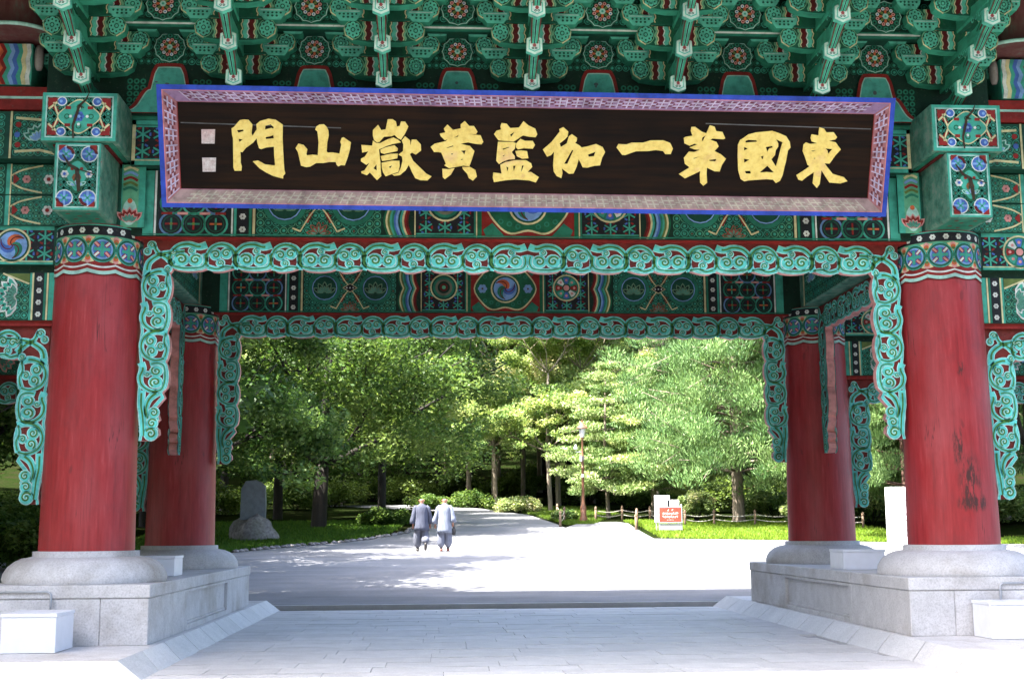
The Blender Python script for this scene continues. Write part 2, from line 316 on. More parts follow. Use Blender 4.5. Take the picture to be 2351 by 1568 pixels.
GLYPHS = [
 ('mun', [([(-3.367,0.906),(-3.341,0.921),(-3.273,0.998),(-3.228,1.007),(-3.177,1.003),(-3.134,0.951),(-3.147,0.855),(-3.137,0.827),(-3.09,0.896),(-3.092,0.799),(-3.134,0.748),(-3.216,0.69),(-3.257,0.641),(-3.279,0.649),(-3.276,0.592),(-3.279,0.524),(-3.268,0.484),(-3.274,0.435),(-3.349,0.434),(-3.362,0.472),(-3.357,0.694),(-3.355,0.796),(-3.364,0.836)],[[(-3.308,0.887),(-3.237,0.894),(-3.235,0.877),(-3.295,0.86)],[(-3.292,0.791),(-3.247,0.783),(-3.287,0.757)]]),([(-3.091,0.955),(-3.047,0.992),(-2.956,1.018),(-2.877,1.008),(-2.796,0.953),(-2.803,0.814),(-2.801,0.672),(-2.796,0.529),(-2.792,0.443),(-2.782,0.409),(-2.808,0.38),(-2.809,0.351),(-2.917,0.379),(-2.996,0.418),(-3.069,0.463),(-3.143,0.542),(-3.083,0.552),(-3.01,0.51),(-2.914,0.499),(-2.894,0.502),(-2.902,0.608),(-2.902,0.708),(-2.988,0.698),(-3.045,0.678),(-3.068,0.689),(-3.086,0.748),(-3.091,0.799),(-3.087,0.896)],[[(-2.992,0.939),(-2.93,0.955),(-2.899,0.926),(-2.902,0.909),(-2.928,0.916),(-2.996,0.897)],[(-2.993,0.812),(-2.939,0.824),(-2.904,0.838),(-2.901,0.801),(-2.991,0.792)]]),]),
 ('san', [([(-2.661,0.696),(-2.628,0.745),(-2.571,0.731),(-2.529,0.683),(-2.542,0.629),(-2.534,0.615),(-2.476,0.624),(-2.414,0.619),(-2.402,0.762),(-2.409,0.847),(-2.414,0.884),(-2.437,0.903),(-2.424,0.937),(-2.39,0.961),(-2.339,0.964),(-2.305,0.933),(-2.29,0.894),(-2.287,0.837),(-2.305,0.763),(-2.313,0.66),(-2.299,0.649),(-2.253,0.652),(-2.17,0.639),(-2.148,0.742),(-2.159,0.77),(-2.141,0.816),(-2.121,0.822),(-2.039,0.766),(-2.052,0.686),(-2.079,0.594),(-2.112,0.507),(-2.152,0.51),(-2.186,0.495),(-2.203,0.512),(-2.214,0.544),(-2.289,0.543),(-2.352,0.531),(-2.433,0.53),(-2.502,0.489),(-2.548,0.483),(-2.605,0.499),(-2.62,0.577),(-2.636,0.651)],[]),]),
 ('ak', [([(-1.791,0.905),(-1.733,0.966),(-1.697,0.907),(-1.648,0.916),(-1.624,1.027),(-1.572,1.03),(-1.532,1.005),(-1.521,0.948),(-1.49,0.957),(-1.475,1.006),(-1.429,1.004),(-1.392,0.95),(-1.43,0.87),(-1.476,0.801),(-1.511,0.818),(-1.548,0.854),(-1.579,0.84),(-1.666,0.833),(-1.718,0.775),(-1.746,0.769),(-1.778,0.792),(-1.792,0.843)],[]),([(-1.922,0.739),(-1.801,0.732),(-1.792,0.789),(-1.758,0.763),(-1.712,0.761),(-1.626,0.805),(-1.562,0.826),(-1.511,0.803),(-1.476,0.772),(-1.563,0.754),(-1.638,0.73),(-1.69,0.704),(-1.724,0.692),(-1.716,0.598),(-1.709,0.54),(-1.707,0.466),(-1.701,0.391),(-1.75,0.344),(-1.83,0.43),(-1.865,0.398),(-1.923,0.42),(-1.928,0.44),(-1.893,0.452),(-1.835,0.539),(-1.87,0.516),(-1.93,0.555),(-1.929,0.584),(-1.886,0.607),(-1.845,0.668),(-1.914,0.653)],[[(-1.789,0.476),(-1.754,0.523),(-1.752,0.454)]]),([(-1.71,0.687),(-1.655,0.713),(-1.551,0.74),(-1.511,0.703),(-1.517,0.675),(-1.598,0.657),(-1.667,0.641),(-1.704,0.652)],[]),([(-1.708,0.615),(-1.598,0.642),(-1.511,0.646),(-1.518,0.594),(-1.604,0.573),(-1.691,0.561)],[]),([(-1.697,0.541),(-1.581,0.565),(-1.495,0.566),(-1.492,0.508),(-1.507,0.439),(-1.582,0.415),(-1.652,0.388),(-1.68,0.431),(-1.694,0.483)],[[(-1.616,0.495),(-1.579,0.513),(-1.599,0.481)]]),([(-1.468,0.795),(-1.43,0.841),(-1.373,0.796),(-1.37,0.739),(-1.355,0.805),(-1.303,0.806),(-1.252,0.752),(-1.249,0.683),(-1.31,0.637),(-1.353,0.659),(-1.376,0.642),(-1.339,0.567),(-1.269,0.499),(-1.188,0.422),(-1.13,0.393),(-1.177,0.347),(-1.258,0.349),(-1.316,0.371),(-1.351,0.435),(-1.388,0.521),(-1.426,0.457),(-1.49,0.404),(-1.553,0.395),(-1.576,0.41),(-1.507,0.43),(-1.481,0.485),(-1.46,0.566),(-1.465,0.612),(-1.506,0.635),(-1.454,0.675),(-1.45,0.75)],[]),]),
 ('hwang', [([(-1.142,0.725),(-1.096,0.762),(-0.969,0.792),(-0.952,0.813),(-0.981,0.801),(-1.027,0.846),(-1.039,0.875),(-0.975,0.89),(-0.993,0.932),(-0.952,0.978),(-0.889,0.919),(-0.802,0.937),(-0.803,0.98),(-0.757,1.02),(-0.704,0.964),(-0.652,0.965),(-0.611,0.902),(-0.628,0.874),(-0.721,0.873),(-0.576,0.863),(-0.544,0.789),(-0.564,0.76),(-0.633,0.765),(-0.72,0.781),(-0.801,0.763),(-0.697,0.741),(-0.644,0.684),(-0.672,0.592),(-0.701,0.511),(-0.771,0.519),(-0.864,0.5),(-0.933,0.488),(-0.986,0.519),(-0.968,0.537),(-1.021,0.663),(-1.05,0.668),(-1.102,0.668)],[[(-0.877,0.831),(-0.825,0.863),(-0.831,0.843)],[(-0.963,0.716),(-0.888,0.745),(-0.885,0.734),(-0.957,0.712)],[(-0.798,0.685),(-0.743,0.692),(-0.76,0.643),(-0.772,0.666)],[(-0.803,0.588),(-0.771,0.596),(-0.786,0.579)],[(-0.911,0.65),(-0.883,0.659),(-0.899,0.638)]]),([(-1.009,0.481),(-0.939,0.476),(-0.869,0.489),(-0.91,0.416),(-0.979,0.363),(-1.003,0.386)],[]),([(-0.782,0.504),(-0.695,0.505),(-0.631,0.471),(-0.613,0.396),(-0.659,0.349),(-0.706,0.377),(-0.724,0.424),(-0.776,0.481)],[]),]),
 ('ram', [([(-0.425,0.876),(-0.396,0.916),(-0.344,0.929),(-0.353,0.963),(-0.339,1.003),(-0.281,0.995),(-0.24,0.947),(-0.142,0.954),(-0.091,1.026),(-0.032,0.978),(0.044,0.945),(0.069,0.882),(0.049,0.847),(-0.024,0.852),(-0.094,0.866),(-0.151,0.828),(-0.197,0.796),(-0.372,0.807)],[[(-0.242,0.873),(-0.19,0.905),(-0.227,0.85)]]),([(-0.377,0.791),(-0.209,0.791),(-0.174,0.779),(-0.184,0.718),(-0.219,0.677),(-0.183,0.632),(-0.183,0.597),(-0.252,0.593),(-0.322,0.567),(-0.362,0.54),(-0.395,0.577),(-0.388,0.681)],[[(-0.324,0.714),(-0.254,0.735),(-0.249,0.729),(-0.318,0.701)],[(-0.323,0.633),(-0.294,0.648),(-0.311,0.626)]]),([(-0.171,0.773),(-0.122,0.828),(-0.069,0.806),(0.018,0.807),(0.045,0.761),(0.02,0.718),(-0.085,0.722),(-0.149,0.707),(-0.171,0.73)],[]),([(-0.178,0.689),(-0.114,0.698),(-0.044,0.691),(-0.028,0.61),(-0.101,0.604),(-0.16,0.632)],[]),([(-0.348,0.532),(-0.287,0.564),(-0.171,0.587),(-0.054,0.587),(0.005,0.553),(0.018,0.512),(-0.034,0.454),(0.007,0.454),(0.096,0.397),(0.062,0.335),(-0.015,0.358),(-0.167,0.368),(-0.284,0.358),(-0.418,0.334),(-0.433,0.386),(-0.425,0.444),(-0.332,0.433),(-0.344,0.497)],[[(-0.278,0.515),(-0.254,0.498),(-0.268,0.457)],[(-0.202,0.522),(-0.173,0.525),(-0.192,0.461)],[(-0.1,0.528),(-0.079,0.526),(-0.11,0.45)]]),]),
 ('ga', [([(0.136,0.71),(0.234,0.798),(0.324,0.914),(0.318,0.942),(0.364,0.966),(0.423,0.915),(0.413,0.857),(0.385,0.828),(0.327,0.781),(0.34,0.741),(0.409,0.782),(0.43,0.863),(0.465,0.887),(0.524,0.847),(0.52,0.807),(0.503,0.789),(0.556,0.761),(0.58,0.738),(0.644,0.751),(0.743,0.78),(0.82,0.747),(0.851,0.689),(0.818,0.625),(0.797,0.538),(0.727,0.531),(0.651,0.51),(0.598,0.513),(0.573,0.565),(0.549,0.605),(0.527,0.518),(0.494,0.442),(0.441,0.438),(0.358,0.498),(0.368,0.446),(0.354,0.388),(0.301,0.411),(0.265,0.463),(0.257,0.532),(0.265,0.689),(0.231,0.648),(0.185,0.63)],[[(0.383,0.551),(0.47,0.708),(0.484,0.703),(0.421,0.551)],[(0.653,0.658),(0.74,0.691),(0.724,0.642),(0.665,0.635)]]),]),
 ('il', [([(0.98,0.743),(1.002,0.783),(1.096,0.779),(1.154,0.8),(1.283,0.801),(1.371,0.828),(1.518,0.83),(1.596,0.802),(1.631,0.738),(1.607,0.674),(1.545,0.674),(1.52,0.708),(1.434,0.719),(1.346,0.706),(1.205,0.702),(1.129,0.675),(1.083,0.657),(1.047,0.66)],[]),]),
 ('je', [([(1.753,0.861),(1.776,0.873),(1.852,0.886),(1.828,0.943),(1.835,0.984),(1.876,0.987),(1.956,0.933),(2.01,0.916),(2.047,1.006),(2.1,0.993),(2.124,0.941),(2.195,0.933),(2.232,0.861),(2.209,0.849),(2.084,0.857),(2.061,0.842),(2.133,0.819),(2.16,0.768),(2.115,0.715),(2.188,0.681),(2.253,0.629),(2.207,0.553),(2.187,0.482),(2.127,0.484),(2.036,0.524),(2.036,0.451),(2.047,0.352),(2.005,0.316),(1.967,0.351),(1.957,0.439),(1.963,0.486),(1.879,0.444),(1.786,0.399),(1.713,0.448),(1.834,0.525),(1.778,0.566),(1.763,0.635),(1.819,0.706),(1.879,0.701),(1.948,0.727),(1.877,0.732),(1.823,0.752),(1.91,0.788),(1.88,0.796),(1.822,0.772),(1.762,0.798)],[[(1.961,0.829),(1.965,0.864),(2.002,0.893),(1.976,0.829)],[(1.87,0.631),(1.946,0.649),(1.888,0.625)],[(2.055,0.612),(2.143,0.625),(2.133,0.598),(2.067,0.601)]]),]),
 ('guk', [([(2.383,0.788),(2.407,0.846),(2.447,0.869),(2.498,0.908),(2.586,0.932),(2.775,0.952),(2.859,0.926),(2.939,0.893),(2.985,0.829),(2.998,0.765),(2.97,0.73),(2.957,0.619),(2.939,0.525),(2.926,0.448),(2.9,0.383),(2.854,0.356),(2.819,0.394),(2.737,0.399),(2.529,0.383),(2.482,0.371),(2.438,0.397),(2.403,0.496),(2.389,0.642)],[[(2.47,0.835),(2.502,0.847),(2.597,0.842),(2.604,0.825),(2.468,0.815)],[(2.825,0.856),(2.902,0.823),(2.885,0.752),(2.865,0.647),(2.842,0.545),(2.783,0.629),(2.822,0.676),(2.827,0.731),(2.854,0.775),(2.852,0.81)],[(2.709,0.768),(2.785,0.78),(2.792,0.763),(2.751,0.751),(2.73,0.71)],[(2.456,0.765),(2.501,0.748),(2.458,0.724)],[(2.656,0.657),(2.691,0.669),(2.682,0.622)],[(2.461,0.631),(2.527,0.62),(2.469,0.585)],[(2.655,0.475),(2.74,0.555),(2.822,0.477),(2.732,0.482)],[(2.481,0.491),(2.546,0.492),(2.554,0.462),(2.494,0.462)]]),]),
 ('dong', [([(3.226,0.879),(3.235,0.919),(3.317,0.906),(3.316,0.955),(3.322,0.999),(3.374,0.985),(3.407,0.942),(3.49,0.946),(3.536,0.888),(3.514,0.862),(3.444,0.846),(3.523,0.83),(3.556,0.789),(3.589,0.749),(3.528,0.678),(3.469,0.586),(3.409,0.589),(3.448,0.542),(3.514,0.469),(3.649,0.432),(3.695,0.385),(3.612,0.358),(3.485,0.368),(3.432,0.436),(3.378,0.512),(3.375,0.429),(3.369,0.347),(3.339,0.305),(3.287,0.358),(3.293,0.487),(3.215,0.434),(3.158,0.386),(3.116,0.397),(3.088,0.45),(3.163,0.498),(3.237,0.552),(3.212,0.569),(3.176,0.656),(3.144,0.726),(3.148,0.802),(3.176,0.826),(3.225,0.809),(3.308,0.816),(3.241,0.838)],[[(3.408,0.758),(3.492,0.753),(3.443,0.694),(3.434,0.735)],[(3.237,0.73),(3.302,0.737),(3.267,0.722)],[(3.275,0.647),(3.302,0.65),(3.291,0.639)]]),]),
]
SEALS = [[(-3.703,0.891),(-3.551,0.893),(-3.563,0.734),(-3.707,0.733)],[(-3.707,0.576),(-3.553,0.578),(-3.563,0.421),(-3.707,0.419)]]

# ------------------------------------------------------------------ painted motifs
def m_dotflower(c, x, y, r, l, col=WHT):
    for k in range(6):
        a = k*math.pi/3; c.disc(x+.58*r*math.cos(a), y+.58*r*math.sin(a), r*.42, col, l, 7)
    c.disc(x, y, r*.2, REDD, l+1, 6)
def m_band(c, x0, x1, y0, y1, vertical=True):
    c.rect(x0, x1, y0, y1, BLK, 2)
    w = min(x1-x0, y1-y0); L = max(x1-x0, y1-y0); n = max(1, round(L/(w*1.35)))
    for i in range(n):
        t = (i+.5)/n
        if vertical: m_dotflower(c, (x0+x1)/2, y0+(y1-y0)*t, w*.33, 3)
        else: m_dotflower(c, x0+(x1-x0)*t, (y0+y1)/2, w*.33, 3)
def m_scrolls(c, x0, x1, y0, y1, s=.065, l=2, base=TQD, a=TQ2, b=GL):
    c.rect(x0, x1, y0, y1, base, l-1)
    nx = max(1, round((x1-x0)/s)); ny = max(1, round((y1-y0)/s)); sx = (x1-x0)/nx; sy = (y1-y0)/ny
    for i in range(nx):
        for j in range(ny):
            x = x0+(i+.5)*sx; y = y0+(j+.5)*sy; r = min(sx, sy)*.5
            k = (i*7+j*13) % 5
            c.disc(x, y, r*1.02, a, l, 9, a0=k)
            c.ring(x, y, r*.84, r*.98, b if k % 2 else TQ, l+1, 9)
            c.ring(x, y, r*.56, r*.78, GRD, l+1, 8)
            if k == 2: c.stroke(spiral(x, y, r*.5, k, 1.2, 0, 7), r*.2, TQ, l+2)
            elif k == 4: c.disc(x, y, r*.3, REDD, l+1, 6)
            else: c.disc(x+r*.08, y, r*.36, TQ, l+1, 6)
def m_lotus(c, x, y, r, l, rot=math.pi/2, n=5, c1=PAL, c2=TQ2, spread=2.2):
    for ring_ in (1.0, .66):
        for k in range(n):
            a = rot+(k-(n-1)/2)*spread/(n-1); ca, sa = math.cos(a), math.sin(a)
            def P(t, w): return (x+ca*t-sa*w, y+sa*t+ca*w)
            R_ = r*ring_; w_ = r*.20*ring_
            c.poly([P(.15*R_, 0), P(.5*R_, -w_), P(.8*R_, -w_*.75), P(R_, 0), P(.8*R_, w_*.75), P(.5*R_, w_)], c1, l)
            c.poly([P(.2*R_, 0), P(.5*R_, -w_*.6), P(.78*R_, -w_*.4), P(.88*R_, 0), P(.78*R_, w_*.4), P(.5*R_, w_*.6)], c2, l+1)
        l += 2; c2 = BLUL if c2 == TQ2 else (.10, .30, .22)
def m_taegeuk(c, x, y, r, l):
    c.disc(x, y, r, CRM, l, 24); c.disc(x, y, r*.9, TQD, l+1, 24); c.disc(x, y, r*.80, BLUL, l+2, 22)
    for k, col in enumerate((ORG, TQ2, BLU)):
        a = k*2*math.pi/3+.4
        path = [(x+r*.74*t*math.cos(a+2.2*t), y+r*.74*t*math.sin(a+2.2*t)) for t in [i/9 for i in range(10)]]
        c.stroke(path, lambda t: r*.42*math.sin(math.pi*(.12+.88*t))+.004, col, l+3+k)
        c.stroke(path, lambda t: r*.06, REDD, l+6)
def m_wheel(c, x, y, r, l):
    c.disc(x, y, r, CRM, l, 24); c.disc(x, y, r*.9, TQ2, l+1, 24)
    for k in range(8):
        a = k*math.pi/4; col = (RED, TQ, BLU, WHT)[k % 4]
        c.fan([(x+r*q*math.cos(a+d), y+r*q*math.sin(a+d)) for q, d in ((.3, -.3), (.78, -.3), (.82, 0), (.78, .3), (.3, .3))], col, l+2)
        c.disc(x+r*.58*math.cos(a), y+r*.58*math.sin(a), r*.10, PINK, l+3, 6)
    c.disc(x, y, r*.32, TQD, l+3, 12); c.disc(x, y, r*.22, PINK, l+4, 10)
def m_rings(c, x, y, r, l):
    for q, col in ((1, CRM), (.9, TQD), (.78, TQ2), (.62, (.16, .17, .12)), (.45, GRD), (.3, REDD), (.14, GL)):
        c.disc(x, y, r*q, col, l, 22); l += 1
def m_lattice(c, x0, x1, y0, y1, l=2, s=.20):
    c.rect(x0, x1, y0, y1, BLK, l-1)
    nx = max(1, round((x1-x0)/s)); ny = max(1, round((y1-y0)/s)); sx = (x1-x0)/nx; sy = (y1-y0)/ny
    for i in range(nx):
        for j in range(ny):
            x = x0+(i+.5)*sx; y = y0+(j+.5)*sy; r = min(sx, sy)*.5
            for k in range(6):
                a = k*math.pi/3+math.pi/6
                c.stroke([(x+.08*r*math.cos(a), y+.08*r*math.sin(a)), (x+.92*r*math.cos(a), y+.92*r*math.sin(a))], r*.20, TQ, l+1)
                a2 = k*math.pi/3
                c.stroke([(x+.82*r*math.cos(a2)-.2*r*math.sin(a2), y+.82*r*math.sin(a2)+.2*r*math.cos(a2)), (x+.82*r*math.cos(a2)+.2*r*math.sin(a2), y+.82*r*math.sin(a2)-.2*r*math.cos(a2))], r*.22, (RED, BLU, REDD)[(k+i+j) % 3], l)
            c.disc(x, y, r*.16, TQ, l+2, 6)
    for a, b in ((y0, y0+.018), (y1-.018, y1)): c.rect(x0, x1, a, b, TQ, l+3)
def m_knot(c, x0, x1, y0, y1):
    c.rect(x0, x1, y0, y1, BLK, 1); xm = (x0+x1)/2; ym = (y0+y1)/2; w = (x1-x0)/2; h = (y1-y0)/2
    for k in range(-1, 2):
        for m in (-1, 0, 1):
            x = xm+k*w*.62; y = ym+m*h*.66; col = (TQ, (.12, .24, .45), TQ2)[(k+m) % 3]
            c.ring(x, y, .118, .142, col, 3+(k+m) % 2, 18); c.ring(x, y, .085, .10, TQD, 3, 16)
            c.stroke([(x-.07, y), (x+.07, y)], .022, (RED, TQ2, ORG)[(k-m) % 3], 5); c.stroke([(x, y-.07), (x, y+.07)], .022, (TQ2, RED, TQ)[(k-m) % 3], 6); c.disc(x, y, .02, OLV, 7, 6)
    for sx in (-1, 1):
        for m in (-.33, .33):
            c.stroke([(xm+sx*w*.31-.06, ym+m*h*2*.5), (xm+sx*w*.31+.06, ym+m*h*2*.5)], .03, PINK, 5)
            c.stroke([(xm+sx*w*.9, ym+m*h), (xm+sx*w*.6, ym+m*h)], .028, RED, 5)
def m_hwi(c, x0, x1, y0, y1, sgn=1):
    cols = (REDD, RED, CRM, TQ, TQD, BLUL, BLU, TQ2, TQ, OLV, CRM, GR); n = len(cols); w = (x1-x0)/n; seg = 12
    for i, col in enumerate(cols):
        a = x0+i*w if sgn > 0 else x1-(i+1)*w; L = []
        for k in range(seg+1):
            t = k/seg; L.append((sgn*.055*abs(math.sin(math.pi*t*2)), y0+(y1-y0)*t))
        for k in range(seg):
            c.poly([(a+L[k][0], L[k][1]), (a+w*1.05+L[k][0], L[k][1]), (a+w*1.05+L[k+1][0], L[k+1][1]), (a+L[k+1][0], L[k+1][1])], col, 3+(i % 2))
def m_panel(c, x0, x1, y0, y1):
    m_scrolls(c, x0, x1, y0, y1, .09); xm = (x0+x1)/2; ym = (y0+y1)/2; w = (x1-x0)/2; h = (y1-y0)/2
    for s in (-1, 1):
        cx = xm+s*w*.55
        c.disc(cx, ym, h*.72, TQD, 5, 18); c.ring(cx, ym, h*.56, h*.70, TQ2, 6, 18); c.ring(cx, ym, h*.5, h*.54, BLUL, 7, 16)
        m_lotus(c, cx, ym-h*.26, h*.55, 8, math.pi/2, 5, (.16, .30, .18), GRD)
        for t in (-1, 1):
            c.stroke(cr([(xm+s*.02, ym+t*h*.10), (xm+s*w*.14, ym+t*h*.38), (xm+s*w*.30, ym+t*h*.92)], 4), .016, CRM, 14)
            c.stroke([(xm+s*w*.12, ym+t*h*.30), (xm+s*w*.20, ym+t*h*.62)], .04, RED, 13)
            c.stroke([(xm+s*w*.30, ym+t*h*.9), (xm+s*w*.42, ym+t*h*.8)], .02, CRM, 14)
    c.poly([(xm-w*.16, ym), (xm, ym-h*.2), (xm+w*.16, ym), (xm, ym+h*.2)], CRM, 14); c.poly([(xm-w*.14, ym), (xm, ym-h*.17), (xm+w*.14, ym), (xm, ym+h*.17)], BLK, 15)
    for k in (-1, 0, 1): c.disc(xm+k*.05, ym, .013, WHT, 16, 6)
    for t in (-1, 1):
        m_lotus(c, xm, ym+t*h*.98, h*.40, 13, -t*math.pi/2, 5, (.34, .10, .07), GR, 2.9)
def paint_beam():
    c = Cv(); H = .77
    c.rect(-4.47, 4.47, 0, H, GRD, 0, 8)
    for s in (-1, 1):
        def X(a, b): return (a, b) if s > 0 else (-b, -a)
        a, b = X(.64, 1.31); m_lattice(c, a, b, .03, H-.03)
        (m_wheel if s > 0 else m_rings)(c, s*.97, H*.52, .215, 7)
        for q, col, w in ((.57, GR, .05), (.605, CRM, .014), (.625, TQ2, .02), (1.325, CRM, .014)):
            c.rect(s*q-w/2, s*q+w/2, 0, H, col, 4)
        a, b = X(1.35, 1.64); m_hwi(c, a, b, 0, H, s)
        a, b = X(1.72, 3.16); m_panel(c, a, b, .02, H-.02)
        c.rect(s*3.19-.015, s*3.19+.015, 0, H, CRM, 4)
        a, b = X(3.215, 3.245); c.rect(a, b, 0, H, TQ2, 3)
        a, b = X(3.26, 3.38); m_band(c, a, b, 0, H)
        a, b = X(3.39, 3.42); c.rect(a, b, 0, H, TQ, 3)
        c.rect(s*3.44-.01, s*3.44+.01, 0, H, WHT, 4)
        a, b = X(3.47, 4.29); m_knot(c, a, b, .01, H-.01)
        c.rect(s*4.32-.012, s*4.32+.012, 0, H, WHT, 4)
        a, b = X(4.34, 4.46); c.rect(a, b, 0, H, TQ, 3)
    # centre
    c.rect(-.545, .545, 0, H, RED, 1)
    c.fan(cr([(-.50, H*.5), (-.36, H*.82), (-.2, H*.95), (0, H*.88), (.2, H*.95), (.36, H*.82), (.5, H*.5), (.36, H*.18), (.2, H*.05), (0, H*.1), (-.2, H*.05), (-.36, H*.18)], 4, True), CRM, 2, (0, H*.5))
    c.fan(cr([(-.48, H*.5), (-.35, H*.79), (-.2, H*.92), (0, H*.85), (.2, H*.92), (.35, H*.79), (.48, H*.5), (.35, H*.21), (.2, H*.08), (0, H*.13), (-.2, H*.08), (-.35, H*.21)], 4, True), GR, 3, (0, H*.5))
    for s in (-1, 1):
        m_dotflower(c, s*.36, H*.5, .075, 4, BLUL)
        for t in (-1, 1):
            for k in range(3): c.ring(s*(.12+.1*k), H*.5+t*(.25-.03*k), .018, .034, TQ2, 4, 8)
            c.fan([(s*.5, H*.5+t*H*.47), (s*.28, H*.5+t*H*.47), (s*.42, H*.5+t*H*.27), (s*.53, H*.5+t*H*.38)], TQ2, 4)
    m_taegeuk(c, 0, H*.5, .23, 5)
    c.rect(-4.46, 4.46, 0, .016, TQ2, 16, 6)
    return c
def m_capital(c):
    """ring of cross rosettes round the column head, v = height"""
    L = 2*math.pi*.48; n = 10; w = L/n; z0, z1 = 4.36, 4.645
    k = 60
    for i in range(k): c.rect(L*i/k, L*(i+1)/k, 4.22, 4.80, RED, 0)
    for i in range(k):
        c.rect(L*i/k, L*(i+1)/k, 4.675, 4.785, BLK, 2); c.rect(L*i/k, L*(i+1)/k, 4.645, 4.675, GL, 2); c.rect(L*i/k, L*(i+1)/k, 4.785, 4.80, TQ, 3)
        c.rect(L*i/k, L*(i+1)/k, 4.40, 4.645, (.30, .05, .03), 1)
    for i in range(n*2): m_dotflower(c, w*(i+.5)/2, 4.73, .036, 3)
    zc = 4.51
    for i in range(n):
        x = w*(i+.5)
        c.disc(x, zc, .153, TQ, 3, 22); c.disc(x, zc, .138, TQD, 4, 20); c.disc(x, zc, .126, TQ2, 5, 20); c.disc(x, zc, .115, BLUL, 6, 20); c.disc(x, zc, .097, BLU, 7, 18)
        for q in range(4):
            a = math.pi/4+q*math.pi/2
            c.stroke([(x+.045*math.cos(a), zc+.045*math.sin(a)), (x+.108*math.cos(a), zc+.108*math.sin(a))], .046, RED, 8)
            c.stroke([(x+.05*math.cos(a), zc+.05*math.sin(a)), (x+.112*math.cos(a), zc+.112*math.sin(a))], .024, PINK if q % 2 else WHT, 9)
        for a in (0, math.pi/2): c.stroke([(x-.085*math.cos(a), zc-.085*math.sin(a)), (x+.085*math.cos(a), zc+.085*math.sin(a))], .036, TQ, 10)
        xs = w*i
        for t in (-1, 1):
            c.fan([(xs, zc+t*.045), (xs-.07, zc+t*.14), (xs, zc+t*.155), (xs+.07, zc+t*.14)], CRM, 3); c.disc(xs, zc+t*.125, .035, PINK, 4, 8); c.disc(xs, zc+t*.10, .03, ORG, 5, 8); c.disc(xs, zc+t*.08, .02, OLV, 6, 6)
        c.stroke([(xs-.03, zc), (xs+.03, zc)], .04, TQ2, 7)
    # scalloped lower hem
    m = n*2*6
    for i in range(m):
        def hz(t): return 4.335-.03*abs(math.sin(t*math.pi*n*2/2))
        a, b = i/m, (i+1)/m
        for (o0, o1, col, l) in ((.0, .02, WHT, 4), (-.035, 0, RED, 4), (-.075, -.035, PAL, 4), (-.088, -.075, REDD, 4)):
            c.poly([(a*L, hz(a)+o0-.01), (b*L, hz(b)+o0-.01), (b*L, hz(b)+o1-.01), (a*L, hz(a)+o1-.01)], col, l)

# ------------------------------------------------------------------ carved scroll valance
ST = [(.030, PAL, 0), (.020, TQ, 1), (.006, OLV, 2)]
def scr(c, path, w, base=6, taper=True):
    f = (lambda q: (lambda t: max(.004, (w+q)*(1-.55*t)))) if taper else (lambda q: (lambda t: w+q))
    c.stroke(path, f(.018), (.50, .84, .78), base); c.stroke(path, f(0), CY, base+2)
    n = len(path); c.stroke(path[max(0, n//8):], (lambda t: w*.30*(1-.4*t)), (.06, .22, .05), base+4)
def curl(c, x, y, r, a0, sgn=1, base=8):
    c.disc(x, y, r+.010, (.50, .84, .78), base, 14); c.disc(x, y, r, CY, base+2, 14)
    c.stroke(spiral(x, y, r*.80, a0, sgn*1.35, r*.10, 10), lambda t: r*.32*(1-.3*t), (.06, .22, .05), base+4)
    c.stroke(spiral(x, y, r*.60, a0, sgn*1.1, r*.02, 10), lambda t: r*.12, (.55, .86, .78), base+5)
def motifA(c):
    scr(c, cr([(.015, .30), (.10, .275), (.2, .305), (.31, .28), (.385, .18), (.37, .07), (.26, .03), (.13, .03)], 4), .072)
    scr(c, cr([(.035, .20), (.02, .12), (.05, .05), (.13, .03)], 4), .055)
    curl(c, .125, .125, .070, 2.5, -1); curl(c, .270, .13, .076, .5, 1); curl(c, .165, .228, .034, 1.5, -1)
def motifB(c):
    scr(c, cr([(.02, .02), (.0, .14), (.05, .26), (.16, .305), (.265, .26), (.315, .15), (.30, .045)], 4), .068)
    scr(c, cr([(.30, .045), (.20, .02), (.11, .05), (.02, .035)], 4), .052)
    curl(c, .105, .200, .060, 2.6, -1); curl(c, .218, .185, .060, .4, 1); curl(c, .165, .090, .042, 4, -1)
